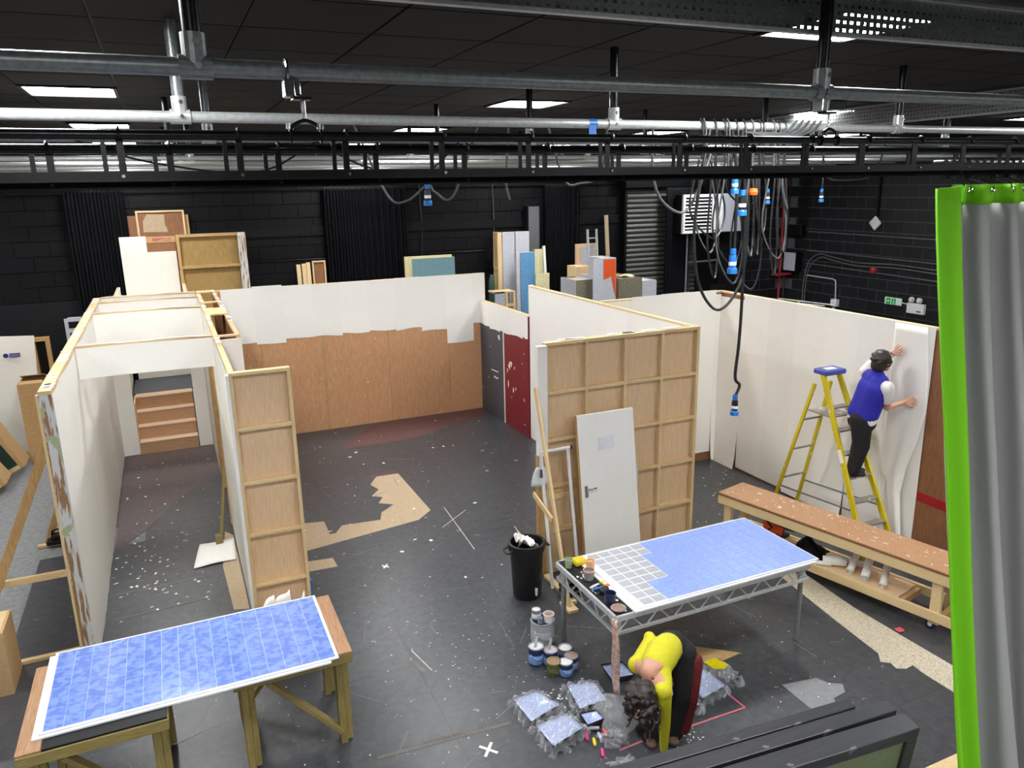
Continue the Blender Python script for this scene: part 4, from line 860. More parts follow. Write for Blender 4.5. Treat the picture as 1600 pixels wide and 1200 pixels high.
# things on the table
mat('glass_green', 'cfe0b8', .15, trans=.6, var=.02); mat('yellow', 'e3d02a', .5, var=.08); mat('yellow_sponge', 'd2b91a', .8, var=.15, scale=30.)
mat('navy', '1d2747', .35, var=.1); mat('mauve_paint', '9c8078', .25, var=.05); mat('pot_white', 'e6e3de', .4, var=.04); mat('pot_grey', '8b8b90', .4, var=.15, scale=20.)
zt2 = zt
def pot(name, lab, cat, x, y, z, r, h, m, rim, fill, fz=.75):
    p = thing(name, lab, cat, (x, y, z))
    obj('wall', MB().lathe([(r*.82, 0), (r, h), (r*.93, h), (r*.78, h*.08), (0.001, h*.08)], (x, y, z), 20), m, p, smooth=True)
    obj('rim', MB().lathe([(r*.99, h-.006), (r*1.05, h-.004), (r*1.05, h+.003), (r*.92, h+.003)], (x, y, z), 20, False), rim, p); obj('contents', MB().lathe([(r*.74, h*.1), (r*.9, h*fz)], (x, y, z), 20), fill, p); return p
pot('glass_jar', 'pale green glass of water at the far table corner', 'glass', 2.82, 5.23, zt2, .035, .075, 'glass_green', 'glass_green', 'glass_green')
obj('sponge', B(2.87, 2.99, 5.19, 5.30, zt2, zt2+.045).xf(Matrix.Translation((0, 0, 0))), 'yellow_sponge', label='yellow sponge block on the table beside the glass', cat='sponge', bevel=.012)
cl = thing('candle_cup', 'yellow beaker with a peach top beside the tile board', 'beaker', (2.935, 5.06, zt2)); mat('peach', 'e2b48c', .5)
obj('lower', MB().lathe([(.032, 0), (.036, .06)], (2.935, 5.06, zt2), 16), 'yellow', cl, smooth=True); obj('upper', MB().lathe([(.036, .06), (.038, .12), (.03, .12), (.03, .1)], (2.935, 5.06, zt2), 16), 'peach', cl, smooth=True)
pot('paint_pot', 'grey pot with brown paint on the table', 'pot', 2.875, 4.98, zt2, .047, .08, 'pot_grey', 'peach', 'mauve_paint')
pot('paint_pot', 'dark navy cup near the table corner', 'cup', 2.835, 4.58, zt2, .045, .085, 'navy', 'navy', 'navy', .5)
pot('paint_lid', 'round mauve paint lid at the near table corner', 'lid', 2.845, 4.475, zt2, .058, .012, 'pot_white', 'mauve_paint', 'mauve_paint', .9)  # flat paint lid, drawn as a very shallow pot
def brush(x, y, z, a, hm, bm, lab, L_=.16):
    b = thing('paint_brush', lab, 'brush', (x, y, z)); R_ = Matrix.Translation((x, y, z+.012)) @ Matrix.Rotation(a, 4, 'Z')
    obj('handle', MB().tube([(0, 0, 0), (L_*.25, 0, 0), (L_*.6, 0, 0)], [.006, .010, .007], 8).xf(R_), hm, b, smooth=True); obj('ferrule', MB().box(L_*.6, L_*.75, -.014, .014, -.007, .007).xf(R_), 'chrome', b); obj('bristles', MB().box(L_*.75, L_, -.015, .015, -.006, .006).xf(R_), bm, b); return b
brush(2.80, 4.83, zt2, .25, 'white_plastic', 'yellow', 'white handled brush with yellow bristles on the table')
brush(2.80, 4.79, zt2, .1, 'blue_plastic', 'orange', 'blue handled brush with orange bristles on the table')
r_ = thing('small_roller', 'black mini roller lying on the table', 'roller', (2.85, 4.73, zt2)); obj('sleeve', MB().tube([(2.83, 4.72, zt2+.022), (2.91, 4.75, zt2+.022)], .021, 12), 'rubber', r_, smooth=True); obj('wire', MB().tube([(2.83, 4.72, zt2+.02), (2.80, 4.72, zt2+.012), (2.74+.05, 4.80, zt2+.01)], .004, 6), 'chrome', r_)
sp = MB()
for _ in range(26): scx, scy = U(2.8, 2.92), U(4.42, 5.15); sp.prism([(scx+U(.004,.016)*math.cos(t), scy+U(.004,.02)*math.sin(t)) for t in (0, 1.3, 2.6, 3.9, 5.2)], zt2+.0005, zt2+.003)
obj('paint_drips', sp, 'paper', label='white drips and crumbs on the black table edge', cat='drips', kind='stuff')
mat('rag', 'd3b9ae', .9, scale=5., col2='a0605c', detail=5, lo=.45, hi=.7)
obj('rag', MB().sheet(lambda u, v: (2.765+.012*math.sin(9*u+4*v)-.035*v*0, 4.385-.02*(1-v)+.075*(u-.5)*(1.2-.4*v)+.01*math.sin(7*v), .12+.60*v), 10, 16), 'rag', label='stained pinkish rag hanging from the near table corner', cat='rag', smooth=True, solid=.012)
# --- bin and paint cans
bn = thing('dustbin', 'black plastic dustbin with crumpled white paper in it', 'bin', (2.86, 6.16, 0)); c0 = (2.86, 6.16, 0)
obj('drum', MB().lathe([(.125, 0), (.14, .02), (.165, .56), (.158, .56), (.135, .03), (.001, .03)], c0, 32), 'rubber', bn, smooth=True)
obj('rim', MB().lathe([(.16, .50), (.18, .505), (.182, .575), (.158, .575), (.158, .56)], c0, 32, False), 'rubber', bn, smooth=True)
for sgn in (-1, 1): obj('handle', MB().tube(spline([(2.86+sgn*.17, 6.16-.05, .53), (2.86+sgn*.22, 6.16-.05, .51), (2.86+sgn*.22, 6.16+.05, .51), (2.86+sgn*.17, 6.16+.05, .53)], 5), .009, 8), 'rubber', bn, smooth=True)
obj('paint_drip', MB().prism([(2.88, .06), (2.90, .05), (2.905, .13), (2.875, .14)], 6.012, 6.02, 'y'), 'paper', bn)
obj('bin_paper', MB().sheet(lambda u, v: (2.76+.19*u, 6.07+.17*v, .565+.05*math.sin(3*u+1)+.035*math.sin(9*u+7*v)), 10, 8), 'paper', label='crumpled white paper sticking out of the dustbin', cat='waste paper', smooth=True, solid=.003)
obj('bin_paper', MB().sheet(lambda u, v: (2.755+.07*u*(1-v)+.02*math.sin(4*v), 6.13+.05*u, .55+.20*v), 4, 6), 'paper_warm', label='pointed curl of paper rising from the dustbin', cat='waste paper', smooth=True, solid=.003)
mat('tin', 'b9bcc0', .3, metal=.8, var=.1); mat('tin_navy', '26345e', .4, var=.1); mat('tin_label_blue', '7fa0d4', .4, var=.08); mat('paint_lilac', 'b9b4c0', .2, var=.06); mat('paint_white', 'd9d8dc', .2, var=.06); mat('tin_olive', '5c5f3a', .4, var=.2); mat('lid_gold', 'a8a14a', .35, metal=.5)
def can(x, y, r, h, body, band, top, lab, z=0, handle=True, rim='tin'):
    c = thing('paint_can', lab, 'paint can', (x, y, z)); o = (x, y, z)
    obj('body', MB().lathe([(r*.97, 0), (r, .004), (r, h-.005)], o, 24), body, c, smooth=True); obj('label_band', MB().lathe([(r+.0005, h*.12), (r+.0015, h*.13), (r+.0015, h*.62), (r+.0005, h*.63)], o, 24, False), band, c, smooth=True)
    obj('rim', MB().lathe([(r*.97, h-.008), (r*1.03, h-.006), (r*1.03, h+.003), (r*.86, h+.003), (r*.86, h-.004)], o, 24, False), rim, c, smooth=True); obj('paint', MB().lathe([(r*.9, h-.0049), (r*.88, h-.003)], o, 24), top, c)
    if handle: obj('handle', MB().tube([(x+r*1.03*math.cos(t), y-r*.55*math.sin(t)-r*.55, z+h*.75-r*.9*math.sin(t)) for t in [math.pi*i/10 for i in range(11)]], .0025, 5), 'chrome', c, smooth=True)
    return c
can(2.45, 5.12, .065, .16, 'tin_navy', 'tin_label_blue', 'paint_white', 'navy paint can with a pale blue label, leftmost of the cluster')
can(2.555, 5.06, .06, .13, 'tin_navy', 'tin_label_blue', 'paint_lilac', 'navy paint can in the middle with a stick standing in it')
can(2.69, 5.05, .058, .12, 'tin', 'tin_navy', 'paint_white', 'paint can with a splashed lid at the back right of the cluster')
can(2.515, 4.92, .058, .12, 'tin_olive', 'tin_olive', 'mauve_paint', 'olive and black paint can at the front of the cluster', rim='lid_gold')
can(2.60, 4.87, .058, .12, 'tin_navy', 'tin_label_blue', 'paint_white', 'blue labelled paint can front centre with white paint')
can(2.68, 4.925, .055, .12, 'tin_navy', 'tin_label_blue', 'mauve_paint', 'blue labelled paint can front right with grey brown paint')
can(2.65, 5.40, .105, .20, 'steel_white', 'steel_white', 'tin_navy', 'large silver paint drum holding three small pots')
pot('paint_pot', 'white pot of mauve paint on the silver drum', 'pot', 2.685, 5.345, .205, .047, .075, 'pot_white', 'pot_white', 'mauve_paint', .85)
can(2.61, 5.44, .04, .085, 'tin', 'pot_white', 'pot_white', 'tall white tin at the back on the silver drum', .205, False)
can(2.605, 5.355, .02, .05, 'tin', 'tin', 'tin', 'smallest tin on the silver drum', .205, False)
for x, y, h, lab in ((2.455, 5.105, .22, 'pale stirring stick in the leftmost navy can'), (2.555, 5.04, .21, 'pale stirring stick in the middle navy can')): obj('stir_stick', MB().bar((x-.02, y, h*.7), (x+.01, y+.03, h+.02), .025, .006, (0, 1, 0)), 'steel_white', label=lab, cat='stick')
# --- paint trays wrapped in plastic
mat('tray_paint', '8fa6dc', .15, scale=14., col2='c3cdec', detail=5, lo=.35, hi=.65, coat=.4); mat('plastic_film', 'eef1f8', .08, alpha=.24, var=.02, scale=24., bump=.6, spec=1.0); mat('yellow_wet', 'e0cf1e', .2, var=.1); mat('tray_black', '26262b', .4, var=.2)
def tray(pts, lab, top='tray_paint', film=True):
    P_ = [Vector((*p, 0)) for p in pts]; c = sum(P_, Vector())/4
    t = thing('paint_tray', lab, 'tray', (c.x, c.y, 0)); bl = lambda u, v: (P_[0]*(1-u)+P_[1]*u)*(1-v)+(P_[3]*(1-u)+P_[2]*u)*v
    obj('paint_surface', MB().sheet(lambda u, v: tuple(bl(u, v)+Vector((0, 0, .052+.012*v-.018*math.sin(math.pi*u)*math.sin(math.pi*v)))), 8, 8), top, t, smooth=True, solid=.004)
    ring = [(0, 0), (.5, 0), (1, 0), (1, .5), (1, 1), (.5, 1), (0, 1), (0, .5)]; V = []; F = []
    for k_, (sc_, z) in enumerate(((.8, .006), (1.04, .06), (1.0, .068), (.97, .058))):
        for u, v in ring: q = c+(bl(u, v)-c)*sc_; V.append((q.x, q.y, z))
    for k_ in range(3):
        for j in range(8): F.append((k_*8+j, k_*8+(j+1) % 8, (k_+1)*8+(j+1) % 8, (k_+1)*8+j))
    F.append(tuple(range(8))); obj('tray_rim', MB().add(V, F), 'tray_black', t)
    if film:
        def fm(u, v):
            uu, vv = u*1.3-.15, v*1.3-.15; q = bl(min(1.12, max(-.12, uu)), min(1.12, max(-.12, vv))); e = max(abs(uu-.5), abs(vv-.5))
            return (q.x+.02*math.sin(31*v+5*u), q.y+.02*math.sin(27*u+9*v), (.076 if e < .5 else max(.004, .076-.28*(e-.5)*1.9))+.007*math.sin(19*u+23*v))
        obj('plastic_wrap', MB().sheet(fm, 22, 22), 'plastic_film', t, smooth=True)
tray([(2.04, 4.70), (2.26, 4.72), (2.34, 4.48), (2.06, 4.40)], 'plastic wrapped blue paint tray farthest left on the floor')
tray([(2.07, 4.36), (2.35, 4.38), (2.38, 4.18), (2.09, 4.10)], 'plastic wrapped blue paint tray nearest the rollers')
tray([(2.50, 4.68), (2.73, 4.62), (2.69, 4.38), (2.45, 4.37)], 'plastic wrapped blue paint tray behind the clear bag')
tray([(3.40, 4.36), (3.62, 4.37), (3.62, 4.12), (3.36, 4.07)], 'plastic wrapped blue paint tray right of the bending person')
tray([(3.16, 4.24), (3.33, 4.22), (3.30, 4.02), (3.12, 4.06)], 'small blue paint tray behind the legs of the bending person')
tray([(3.62, 4.46), (3.80, 4.42), (3.80, 4.16), (3.64, 4.16)], 'clear plastic wrapped tray with yellow paint', 'tray_black')
obj('yellow_puddle', MB().prism([(3.64, 4.42), (3.76, 4.43), (3.80, 4.31), (3.74, 4.27), (3.66, 4.31)], .0815, .085), 'yellow_wet', label='pool of yellow paint in the right hand tray', cat='paint')
tray([(2.88, 4.78), (3.06, 4.74), (3.05, 4.55), (2.86, 4.58)], 'blue paint tray half hidden behind the table leg', film=False)
def bag(cx, cy, sx, sy, h, lab, tl):
    obj('plastic_bag', MB().sheet(lambda u, v: (cx+sx*(u-.5)+.02*math.sin(17*v+3*u), cy+sy*(v-.5)+.02*math.sin(15*u), .012+h*(math.sin(math.pi*u)*math.sin(math.pi*v))**.6+.014*math.sin(23*u+11*v+tl)*math.sin(math.pi*u)+.005), 26, 26), 'plastic_film', label=lab, cat='plastic sheet', smooth=True)
bag(2.70, 4.25, .32, .42, .10, 'crumpled clear plastic bag heaped by the hanging hair', 0)
bag(2.545, 4.02, .18, .16, .05, 'torn clear plastic sheet beside the roller handles', 2)
bag(2.47, 3.77, .18, .14, .02, 'flat scrap of clear plastic at the bottom of the picture', 4)
tray([(2.43, 4.33), (2.56, 4.31), (2.56, 4.20), (2.42, 4.19)], 'small crumpled blue tray holding the rollers', film=False)
mat('pink', 'e8389a', .4); mat('red_handle', 'd0555c', .4)
def rhandle(x, y, a, m, L_, lab):
    b = thing('paint_roller', lab, 'roller', (x, y, 0)); R_ = Matrix.Translation((x, y, .016)) @ Matrix.Rotation(a, 4, 'Z')
    obj('grip', MB().tube([(0, 0, 0), (.02, 0, 0), (.075, 0, 0)], [.009, .013, .011], 10).xf(R_), m, b, smooth=True); obj('wire', MB().tube([(.075, 0, 0), (L_-.03, 0, .004), (L_-.03, .03, .01), (L_, .03, .012)], .0035, 6).xf(R_), 'chrome', b)
    obj('sleeve', MB().tube([(L_-.02, .0, .012), (L_-.02, .09, .012)], .013, 10).xf(R_), 'paint_lilac', b, smooth=True)
rhandle(2.37, 4.10, 1.25, 'pink', .16, 'paint roller with pink grip, left of the row'); rhandle(2.39, 4.03, 1.2, 'yellow', .2, 'paint roller with yellow grip')
rhandle(2.385, 3.91, 1.15, 'pink', .3, 'long paint roller with pink grip nearest the camera'); rhandle(2.52, 4.08, 1.5, 'red_handle', .16, 'paint roller with coral red grip at the right'); rhandle(2.46, 4.06, 1.35, 'grey_plastic', .18, 'paint roller with grey grip')
# floor odds and ends
obj('cardboard_sheet', MB().prism([(3.50, 4.86), (3.74, 4.77), (4.08, 4.48), (3.60, 4.43), (3.45, 4.6)], .001, .006), 'cardboard', label='pointed piece of brown cardboard behind the bending person', cat='cardboard')
mat('pink_tape', 'c96a72', .5, var=.1)
for a, b, lab in (((2.53, 3.93), (2.73, 3.94), 'short strip of red tape left of the feet'), ((3.03, 3.92), (3.64, 3.91), 'long strip of red tape right of the feet'), ((3.64, 3.91), (3.63, 4.11), 'strip of red tape turning off the long one')): obj('floor_tape', MB().bar((*a, .0015), (*b, .0015), .016, .002), 'pink_tape', label=lab, cat='tape')
cr = thing('tape_cross', 'white tape cross marked on the floor in the foreground', 'tape mark', (1.69, 4.34, 0)); 
for a in (.75, -.75): obj('strip', MB().bar((1.69-.065*math.cos(a), 4.34-.085*math.sin(a), .0016+.0008*(a > 0)), (1.69+.065*math.cos(a), 4.34+.085*math.sin(a), .0016+.0008*(a > 0)), .022, .0015), 'paper', cr)
cr = thing('tape_cross', 'small white tape cross on the floor left of the dustbin', 'tape mark', (1.75, 7.35, 0))
for a in (.75, -.75): obj('strip', MB().bar((1.75-.04*math.cos(a), 7.35-.05*math.sin(a), .0016+.0008*(a > 0)), (1.75+.04*math.cos(a), 7.35+.05*math.sin(a), .0016+.0008*(a > 0)), .02, .0015), 'paper', cr)
obj('red_scrap', B(5.53, 5.60, 4.1, 4.16, .005, .025), 'red_handle', label='small red and white wrapper on the floor by the trolley wheel', cat='wrapper', bevel=.008)
# --- items against the big framed flat
dr = thing('loose_door', 'white flush door leaning against the framed flat', 'door', (3.85, 6.25, 0))
R_ = Matrix.Translation((3.53, 6.14, 0)) @ Matrix.Rotation(-.14, 4, 'X')
obj('leaf', B(0, .655, 0, .04, 0, 1.70).xf(R_), 'paper', dr, bevel=.003); obj('edge', B(-.006, 0, .002, .038, 0, 1.70).xf(R_), 'oldpine_z', dr)
h = obj('handle_plate', B(.035, .07, -.008, 0, .86, .98).xf(R_), 'chrome', dr, bevel=.002); obj('lever', MB().tube([(.053, -.01, .95), (.053, -.04, .95), (.15, -.045, .952)], .008, 8).xf(R_), 'chrome', h, smooth=True)
obj('taped_note', MB().sheet(lambda u, v: (.22+.19*u, -.004-.004*math.sin(5*u), 1.32+.13*v+.01*u), 5, 4).xf(R_), 'board_white', dr, solid=.001)
obj('latch', B(.655, .675, .0, .035, .95, 1.10).xf(R_), 'steel_white', dr)
wf = thing('metal_rail', 'white tubular metal frame leaning on the framed flat', 'frame', (3.3, 6.3, 0))
for x in (3.14, 3.44): obj('post', MB().tube([(x, 6.16, 0), (x, 6.40, 1.36)], .017, 10), 'white_plastic', wf, smooth=True)
obj('cross_bar', MB().tube([(3.13, 6.405, 1.36), (3.47, 6.405, 1.36)], .018, 10), 'white_plastic', wf, smooth=True); obj('end_cap', MB().tube([(3.465, 6.405, 1.36), (3.485, 6.405, 1.36)], .02, 10), 'rubber', wf)
br = thing('wall_brace', 'slender timber brace propping the corner of the framed flat', 'brace', (3.12, 6.1, 0))
obj('diagonal', MB().bar((3.10, 6.42, 2.02), (3.10, 5.74, .03), .025, .05, (0, 1, 0)), 'pine_z', br, bevel=.003); obj('strut', MB().bar((3.075, 6.44, .92), (3.075, 6.03, .80), .02, .06), 'pine_y', br, bevel=.003); obj('foot', B(3.06, 3.16, 5.66, 5.86, .001, .03), 'pine_y', br); obj('foot_rail', B(3.16, 3.22, 5.80, 6.4, .001, .03), 'pine_y', br)
wt = thing('brace_weight', 'black stage weight on the brace behind the table leg', 'weight', (3.22, 5.9, .03))
for k in range(3): obj('slab', B(3.13, 3.33, 5.86, 6.02, .032+.06*k, .088+.06*k), 'black_metal', wt, bevel=.012)
dp = thing('dustpan', 'white dustpan hanging on the edge of the framed flat', 'dustpan', (3.10, 6.40, 1.02))
mat('dustpan_white', 'd9dcdc', .35, alpha=.95, var=.03)
obj('pan', MB().sheet(lambda u, v: (3.02+.20*u+(.055-.11*u)*v**2, 6.375-.03*math.sin(math.pi*u)*(1-v), 1.03+.19*v), 8, 6), 'dustpan_white', dp, smooth=True, solid=.006); obj('handle', MB().tube([(3.12, 6.375, 1.20), (3.12, 6.37, 1.34)], [.014, .009], 8), 'dustpan_white', dp, smooth=True); obj('grip_hole', MB().tube([(3.12, 6.35, 1.12), (3.12, 6.352, 1.20)], [.018, .012], 8), 'dark_box', dp, smooth=True)
# --- long workbench trolley
BX = Matrix.Translation((5.25, 6.27, 0)) @ Matrix(((.2375, .971, 0, 0), (-.971, .2375, 0, 0), (0, 0, 1, 0), (0, 0, 0, 1)))
bt = thing('work_trolley', 'long low timber trolley bench beside the right wall', 'bench', (5.7, 5.1, 0)); LB = 2.62
def bb(n, a, m, par=bt, bv=.004): return obj(n, B(*a).xf(BX), m, par, bevel=bv)
mat('bench_top', 'b68d69', .55, scale=12., col2='9f7551', detail=7, lo=.35, hi=.65, fleck=('dcc9b2', 9., .69))
bb('top_board', (0, LB, 0, .44, .575, .60), 'bench_top'); bb('top_edge', (0, LB, -.008, 0, .572, .598), 'ply_red')
for y in (.0, .40): bb('apron', (.0, LB, y, y+.035, .47, .572), 'pine_x'); bb('lower_rail', (.0, LB, y, y+.035, .10, .19), 'pine_x')
bb('end_apron', (.0, .035, .035, .40, .47, .572), 'pine_y')
for x in (.06, 2.28):
    for y in (.036, .345): bb('leg', (x, x+.09, y, y+.05, .06, .572), 'pine_z')
for x in (.05, .75, 1.45, 2.0, 2.35): bb('cross_rail', (x, x+.05, .036, .40, .10, .165), 'oldpine_y')
bb('shelf_board', (.1, 2.0, .036, .40, .165, .178), 'ply_back')
for x in (.12, 2.30):
    for y in (.06, .37):
        w_ = obj('caster', MB().tube([(x, y-.018, .045), (x, y+.018, .045)], .045, 14).xf(BX), 'navy', bt, smooth=False); obj('caster_hub', MB().tube([(x, y-.02, .045), (x, y+.02, .045)], .02, 10).xf(BX), 'white_plastic', w_); obj('caster_fork', B(x-.02, x+.02, y-.024, y+.024, .07, .10).xf(BX), 'galv', w_)
ch = MB()
for _ in range(70):
    a, b_ = U(.05, LB-.05), U(.03, .41); t = U(0, 3.1); l_ = U(.01, .05)
    ch.bar((a, b_, .6012), (a+l_*math.cos(t), b_+l_*math.sin(t)*.4, .6012), U(.003, .012), .002)
obj('paint_flakes', ch.xf(BX), 'paper_warm', bt, kind='stuff')
def loc(x, y, z): return BX @ Vector((x, y, z))
def roll(p, q, r, m, lab):
    g = thing('paper_roll', lab, 'roll', tuple(loc(*p))); obj('outer', MB().tube([loc(*p), loc(*[(a+b)/2 for a, b in zip(p, q)]), loc(*q)], r, 14, False), m, g, smooth=True, solid=.003); obj('core', MB().tube([loc(*p), loc(*q)], r*.55, 12, False), m, g, smooth=True, solid=.002)
roll((1.50, .10, .21), (1.42, .40, .30), .032, 'paper_warm', 'paper roll leaning first in the trolley row'); roll((1.66, .08, .215), (1.55, .40, .33), .036, 'paper', 'thick paper roll in the middle of the trolley row'); roll((1.84, .07, .21), (1.72, .42, .34), .032, 'paper_warm', 'paper roll nearest the curtain on the trolley')
roll((1.22, .10, .225), (1.40, .22, .235), .045, 'paper', 'fat white paper roll lying along the trolley shelf'); roll((1.17, .03, .205), (1.30, .12, .205), .022, 'paper', 'thin white tube end poking out of the trolley'); roll((1.18, .24, .21), (1.55, .33, .22), .03, 'paper_warm', 'pale roll lying behind the fat one')
roll((.78, .03, .20), (.95, .06, .20), .018, 'paper', 'short white tube on the trolley rail near the table')
obj('black_bag', MB().sheet(lambda u, v: tuple(loc(.82+.34*u+.03*math.sin(5*v), .06+.32*v+.02*math.sin(7*u), .185+.15*math.sin(math.pi*u)**.7*math.sin(math.pi*v)**.7+.02*math.sin(9*u+7*v)*math.sin(math.pi*u))), 14, 12), 'drape_black', label='slumped black bag on the trolley shelf', cat='bag', smooth=True, solid=.004)
dl_ = thing('power_drill', 'dark cordless drill on the trolley shelf above the black bag', 'drill', tuple(loc(.80, .36, .18))); mat('drill_teal', '24474c', .4)
obj('motor', MB().tube([loc(.56, .33, .30), loc(.72, .38, .30)], .035, 12), 'drill_teal', dl_, smooth=True); obj('grip', MB().tube([loc(.60, .34, .29), loc(.59, .34, .20)], .025, 10), 'rubber', dl_, smooth=True); obj('battery', B(.54, .66, .30, .40, .179, .22).xf(BX), 'rubber', dl_, bevel=.006); obj('chuck', MB().tube([loc(.72, .38, .30), loc(.78, .4, .30)], [.022, .012], 10), 'black_metal', dl_, smooth=True)
os_ = thing('orange_saw', 'bright orange tool with black handle under the trolley top', 'tool', tuple(loc(.5, .3, .18)))
obj('blade', MB().prism([(.40, .20), (.62, .20), (.64, .30), (.38, .33)], .30, .315, 'y').xf(BX), 'orange_red', os_); obj('handle', MB().tube([loc(.42, .30, .33), loc(.50, .30, .26), loc(.44, .28, .20)], .014, 8), 'rubber', os_, smooth=True); obj('clip', B(.36, .5, .18, .27, .18, .21).xf(BX), 'white_plastic', os_, bevel=.006)
# --- yellow stepladder
mat('ladder_yellow', 'd9c71c', .45, scale=22., col2='c8b417', detail=6, lo=.3, hi=.7, fleck=('e4e0d4', 16., .66)); mat('ladder_alu', 'a5a29c', .4, metal=.5, var=.15, scale=9., fleck=('dcd8d0', 9., .62)); mat('ladder_blue', '3a4796', .5, scale=16., col2='6d76b4', detail=6, lo=.5, hi=.7)
la = thing('step_ladder', 'paint splashed yellow stepladder with a blue top', 'ladder', (6.5, 5.85, 0)); ZT = 1.86
FL0, FL1 = Vector((6.28, 5.13, 0)), Vector((6.42, 6.05, ZT)); FR0, FR1 = Vector((6.72, 5.13, 0)), Vector((6.645, 6.05, ZT))
RL0, RL1 = Vector((6.30, 6.585, 0)), Vector((6.41, 6.14, 1.72)); RR0, RR1 = Vector((6.71, 6.585, 0)), Vector((6.65, 6.14, 1.72))
for p, q in ((FL0, FL1), (FR0, FR1)): obj('front_stile', MB().bar(p, q, .03, .062, (0, 1, 0)), 'ladder_yellow', la, bevel=.003)
for p, q in ((RL0, RL1), (RR0, RR1)): obj('rear_stile', MB().bar(p, q, .026, .04, (0, 1, 0)), 'ladder_yellow', la, bevel=.003)
for p in (FL0, FR0, RL0, RR0): obj('rubber_foot', B(p.x-.022, p.x+.022, p.y-.04, p.y+.03, 0, .035), 'rubber', la)
for k in range(7):
    t = (.12+.235*k*.98)/ZT; a, b = FL0.lerp(FL1, t), FR0.lerp(FR1, t); tr_ = obj('tread', MB().bar(a+Vector((.012, .02, 0)), b+Vector((-.012, .02, 0)), .085, .022), 'ladder_alu', la, bevel=.003)
    for p, q in ((a, b), (b, a)): obj('tread_strut', MB().bar(p+Vector((0, .0, -.07)), p.lerp(q, .22)+Vector((0, .02, -.012)), .012, .004), 'ladder_alu', tr_)
for t in (.30, .52, .74): obj('rear_rail', MB().bar(RL0.lerp(RL1, t), RR0.lerp(RR1, t), .02, .022), 'ladder_alu', la)
for z, y in ((1.40, 6.0),): obj('tool_shelf', B(6.38, 6.67, 5.84, 6.18, 1.40, 1.415), 'ladder_alu', la)
for p, q in ((FL0.lerp(FL1, .27), RL0.lerp(RL1, .24)), (FR0.lerp(FR1, .27), RR0.lerp(RR1, .24))): obj('spreader_bar', MB().bar(p, q, .008, .018), 'galv', la)
obj('top_cap', B(6.385, 6.68, 5.96, 6.16, ZT-.02, ZT+.035), 'ladder_blue', la, bevel=.012); obj('cap_recess', B(6.46, 6.60, 6.02, 6.10, ZT+.035, ZT+.037), 'paper_warm', la)
obj('sticker', MB().bar(FL0.lerp(FL1, .52)+Vector((-.017, 0, 0)), FL0.lerp(FL1, .59)+Vector((-.017, 0, 0)), .002, .045, (0, 1, 0)), 'paper', la)
# --- stack of black framed panels leaning at the bottom edge
mat('slab_black', '2b2c30', .35, scale=6., axis='x', col2='3a3b40', detail=6, lo=.3, hi=.7, fleck=('6d6c68', 10., .71)); mat('slab_green', '6f7a58', .5, var=.08)
def slab(p, q, th, lean, lab, green):
    r = thing('framed_panel', lab, 'panel', (p[0], p[1], 0)); d = Vector((q[0]-p[0], q[1]-p[1], 0)); L_ = d.length; a = math.atan2(d.y, d.x)
    hgt = 1.0/math.cos(lean); R_ = Matrix.Translation((p[0], p[1], 1.0)) @ Matrix.Rotation(a, 4, 'Z') @ Matrix.Rotation(lean, 4, 'X')
    obj('top_rail', B(0, L_, 0, th, -.075, 0).xf(R_), 'slab_black', r, bevel=.004)
    for x in (0, L_-.075): obj('stile', B(x, x+.075, 0, th, -hgt, -.0752).xf(R_), 'slab_black', r, bevel=.004)
    obj('bottom_rail', B(.075, L_-.075, 0, th, -hgt, -hgt+.075).xf(R_), 'slab_black', r); obj('infill', B(.075, L_-.075, .02, th-.02, -hgt+.075, -.075).xf(R_), 'slab_green' if green else 'slab_black', r)
    obj('worn_edge', B(.25, L_-.45, -.001, .0025, -.003, .0006).xf(R_), 'floor_seam', r)
slab((1.62, 2.52), (3.45, 2.365), .118, .12, 'nearest black framed panel with an olive green face', True)
slab((1.60, 2.675), (3.46, 2.52), .088, .12, 'middle black panel of the leaning stack', False)
slab((1.50, 2.79), (3.28, 2.645), .07, .12, 'farthest black panel of the leaning stack', False)
obj('pale_board', B(3.95, 5.2, 2.2, 2.88, .001, .02), 'pine_x', label='pale timber sheet on the floor at the foot of the curtain', cat='board', bevel=.003)
# ================================================================ PEOPLE
def sph(mb, c, r, n=14, sc=(1, 1, 1), rot=None):
    V = []; F = []; m = n//2
    for i in range(1, m):
        a = math.pi*i/m
        for j in range(n): V.append(Vector((sc[0]*r*math.sin(a)*math.cos(2*math.pi*j/n), sc[1]*r*math.sin(a)*math.sin(2*math.pi*j/n), sc[2]*r*math.cos(a))))
    V += [Vector((0, 0, sc[2]*r)), Vector((0, 0, -sc[2]*r))]; t, b = len(V)-2, len(V)-1
    for i in range(m-2):
        for j in range(n): F.append((i*n+j, (i+1)*n+j, (i+1)*n+(j+1) % n, i*n+(j+1) % n))
    for j in range(n): F.append((t, j, (j+1) % n)); F.append((b, (m-2)*n+(j+1) % n, (m-2)*n+j))
    if rot is not None: V = [rot @ v for v in V]
    mb.add([v+Vector(c) for v in V], F)
def limb(mb, ch, n=14):
    pts = [Vector(c[:3]) for c in ch]; rs = [c[3] for c in ch]
    mb.tube(pts, rs, n)
    for p, r in zip(pts, rs): sph(mb, p, r, n)
def blob(name, mb, m, parent, vox=.008, it=6, label=None):
    o = obj(name, mb, m, parent, label=label)
    r = o.modifiers.new('remesh', 'REMESH'); r.mode = 'VOXEL'; r.voxel_size = vox*S; r.use_smooth_shade = True
    if it: s = o.modifiers.new('smooth', 'SMOOTH'); s.factor = .5; s.iterations = it
    return o
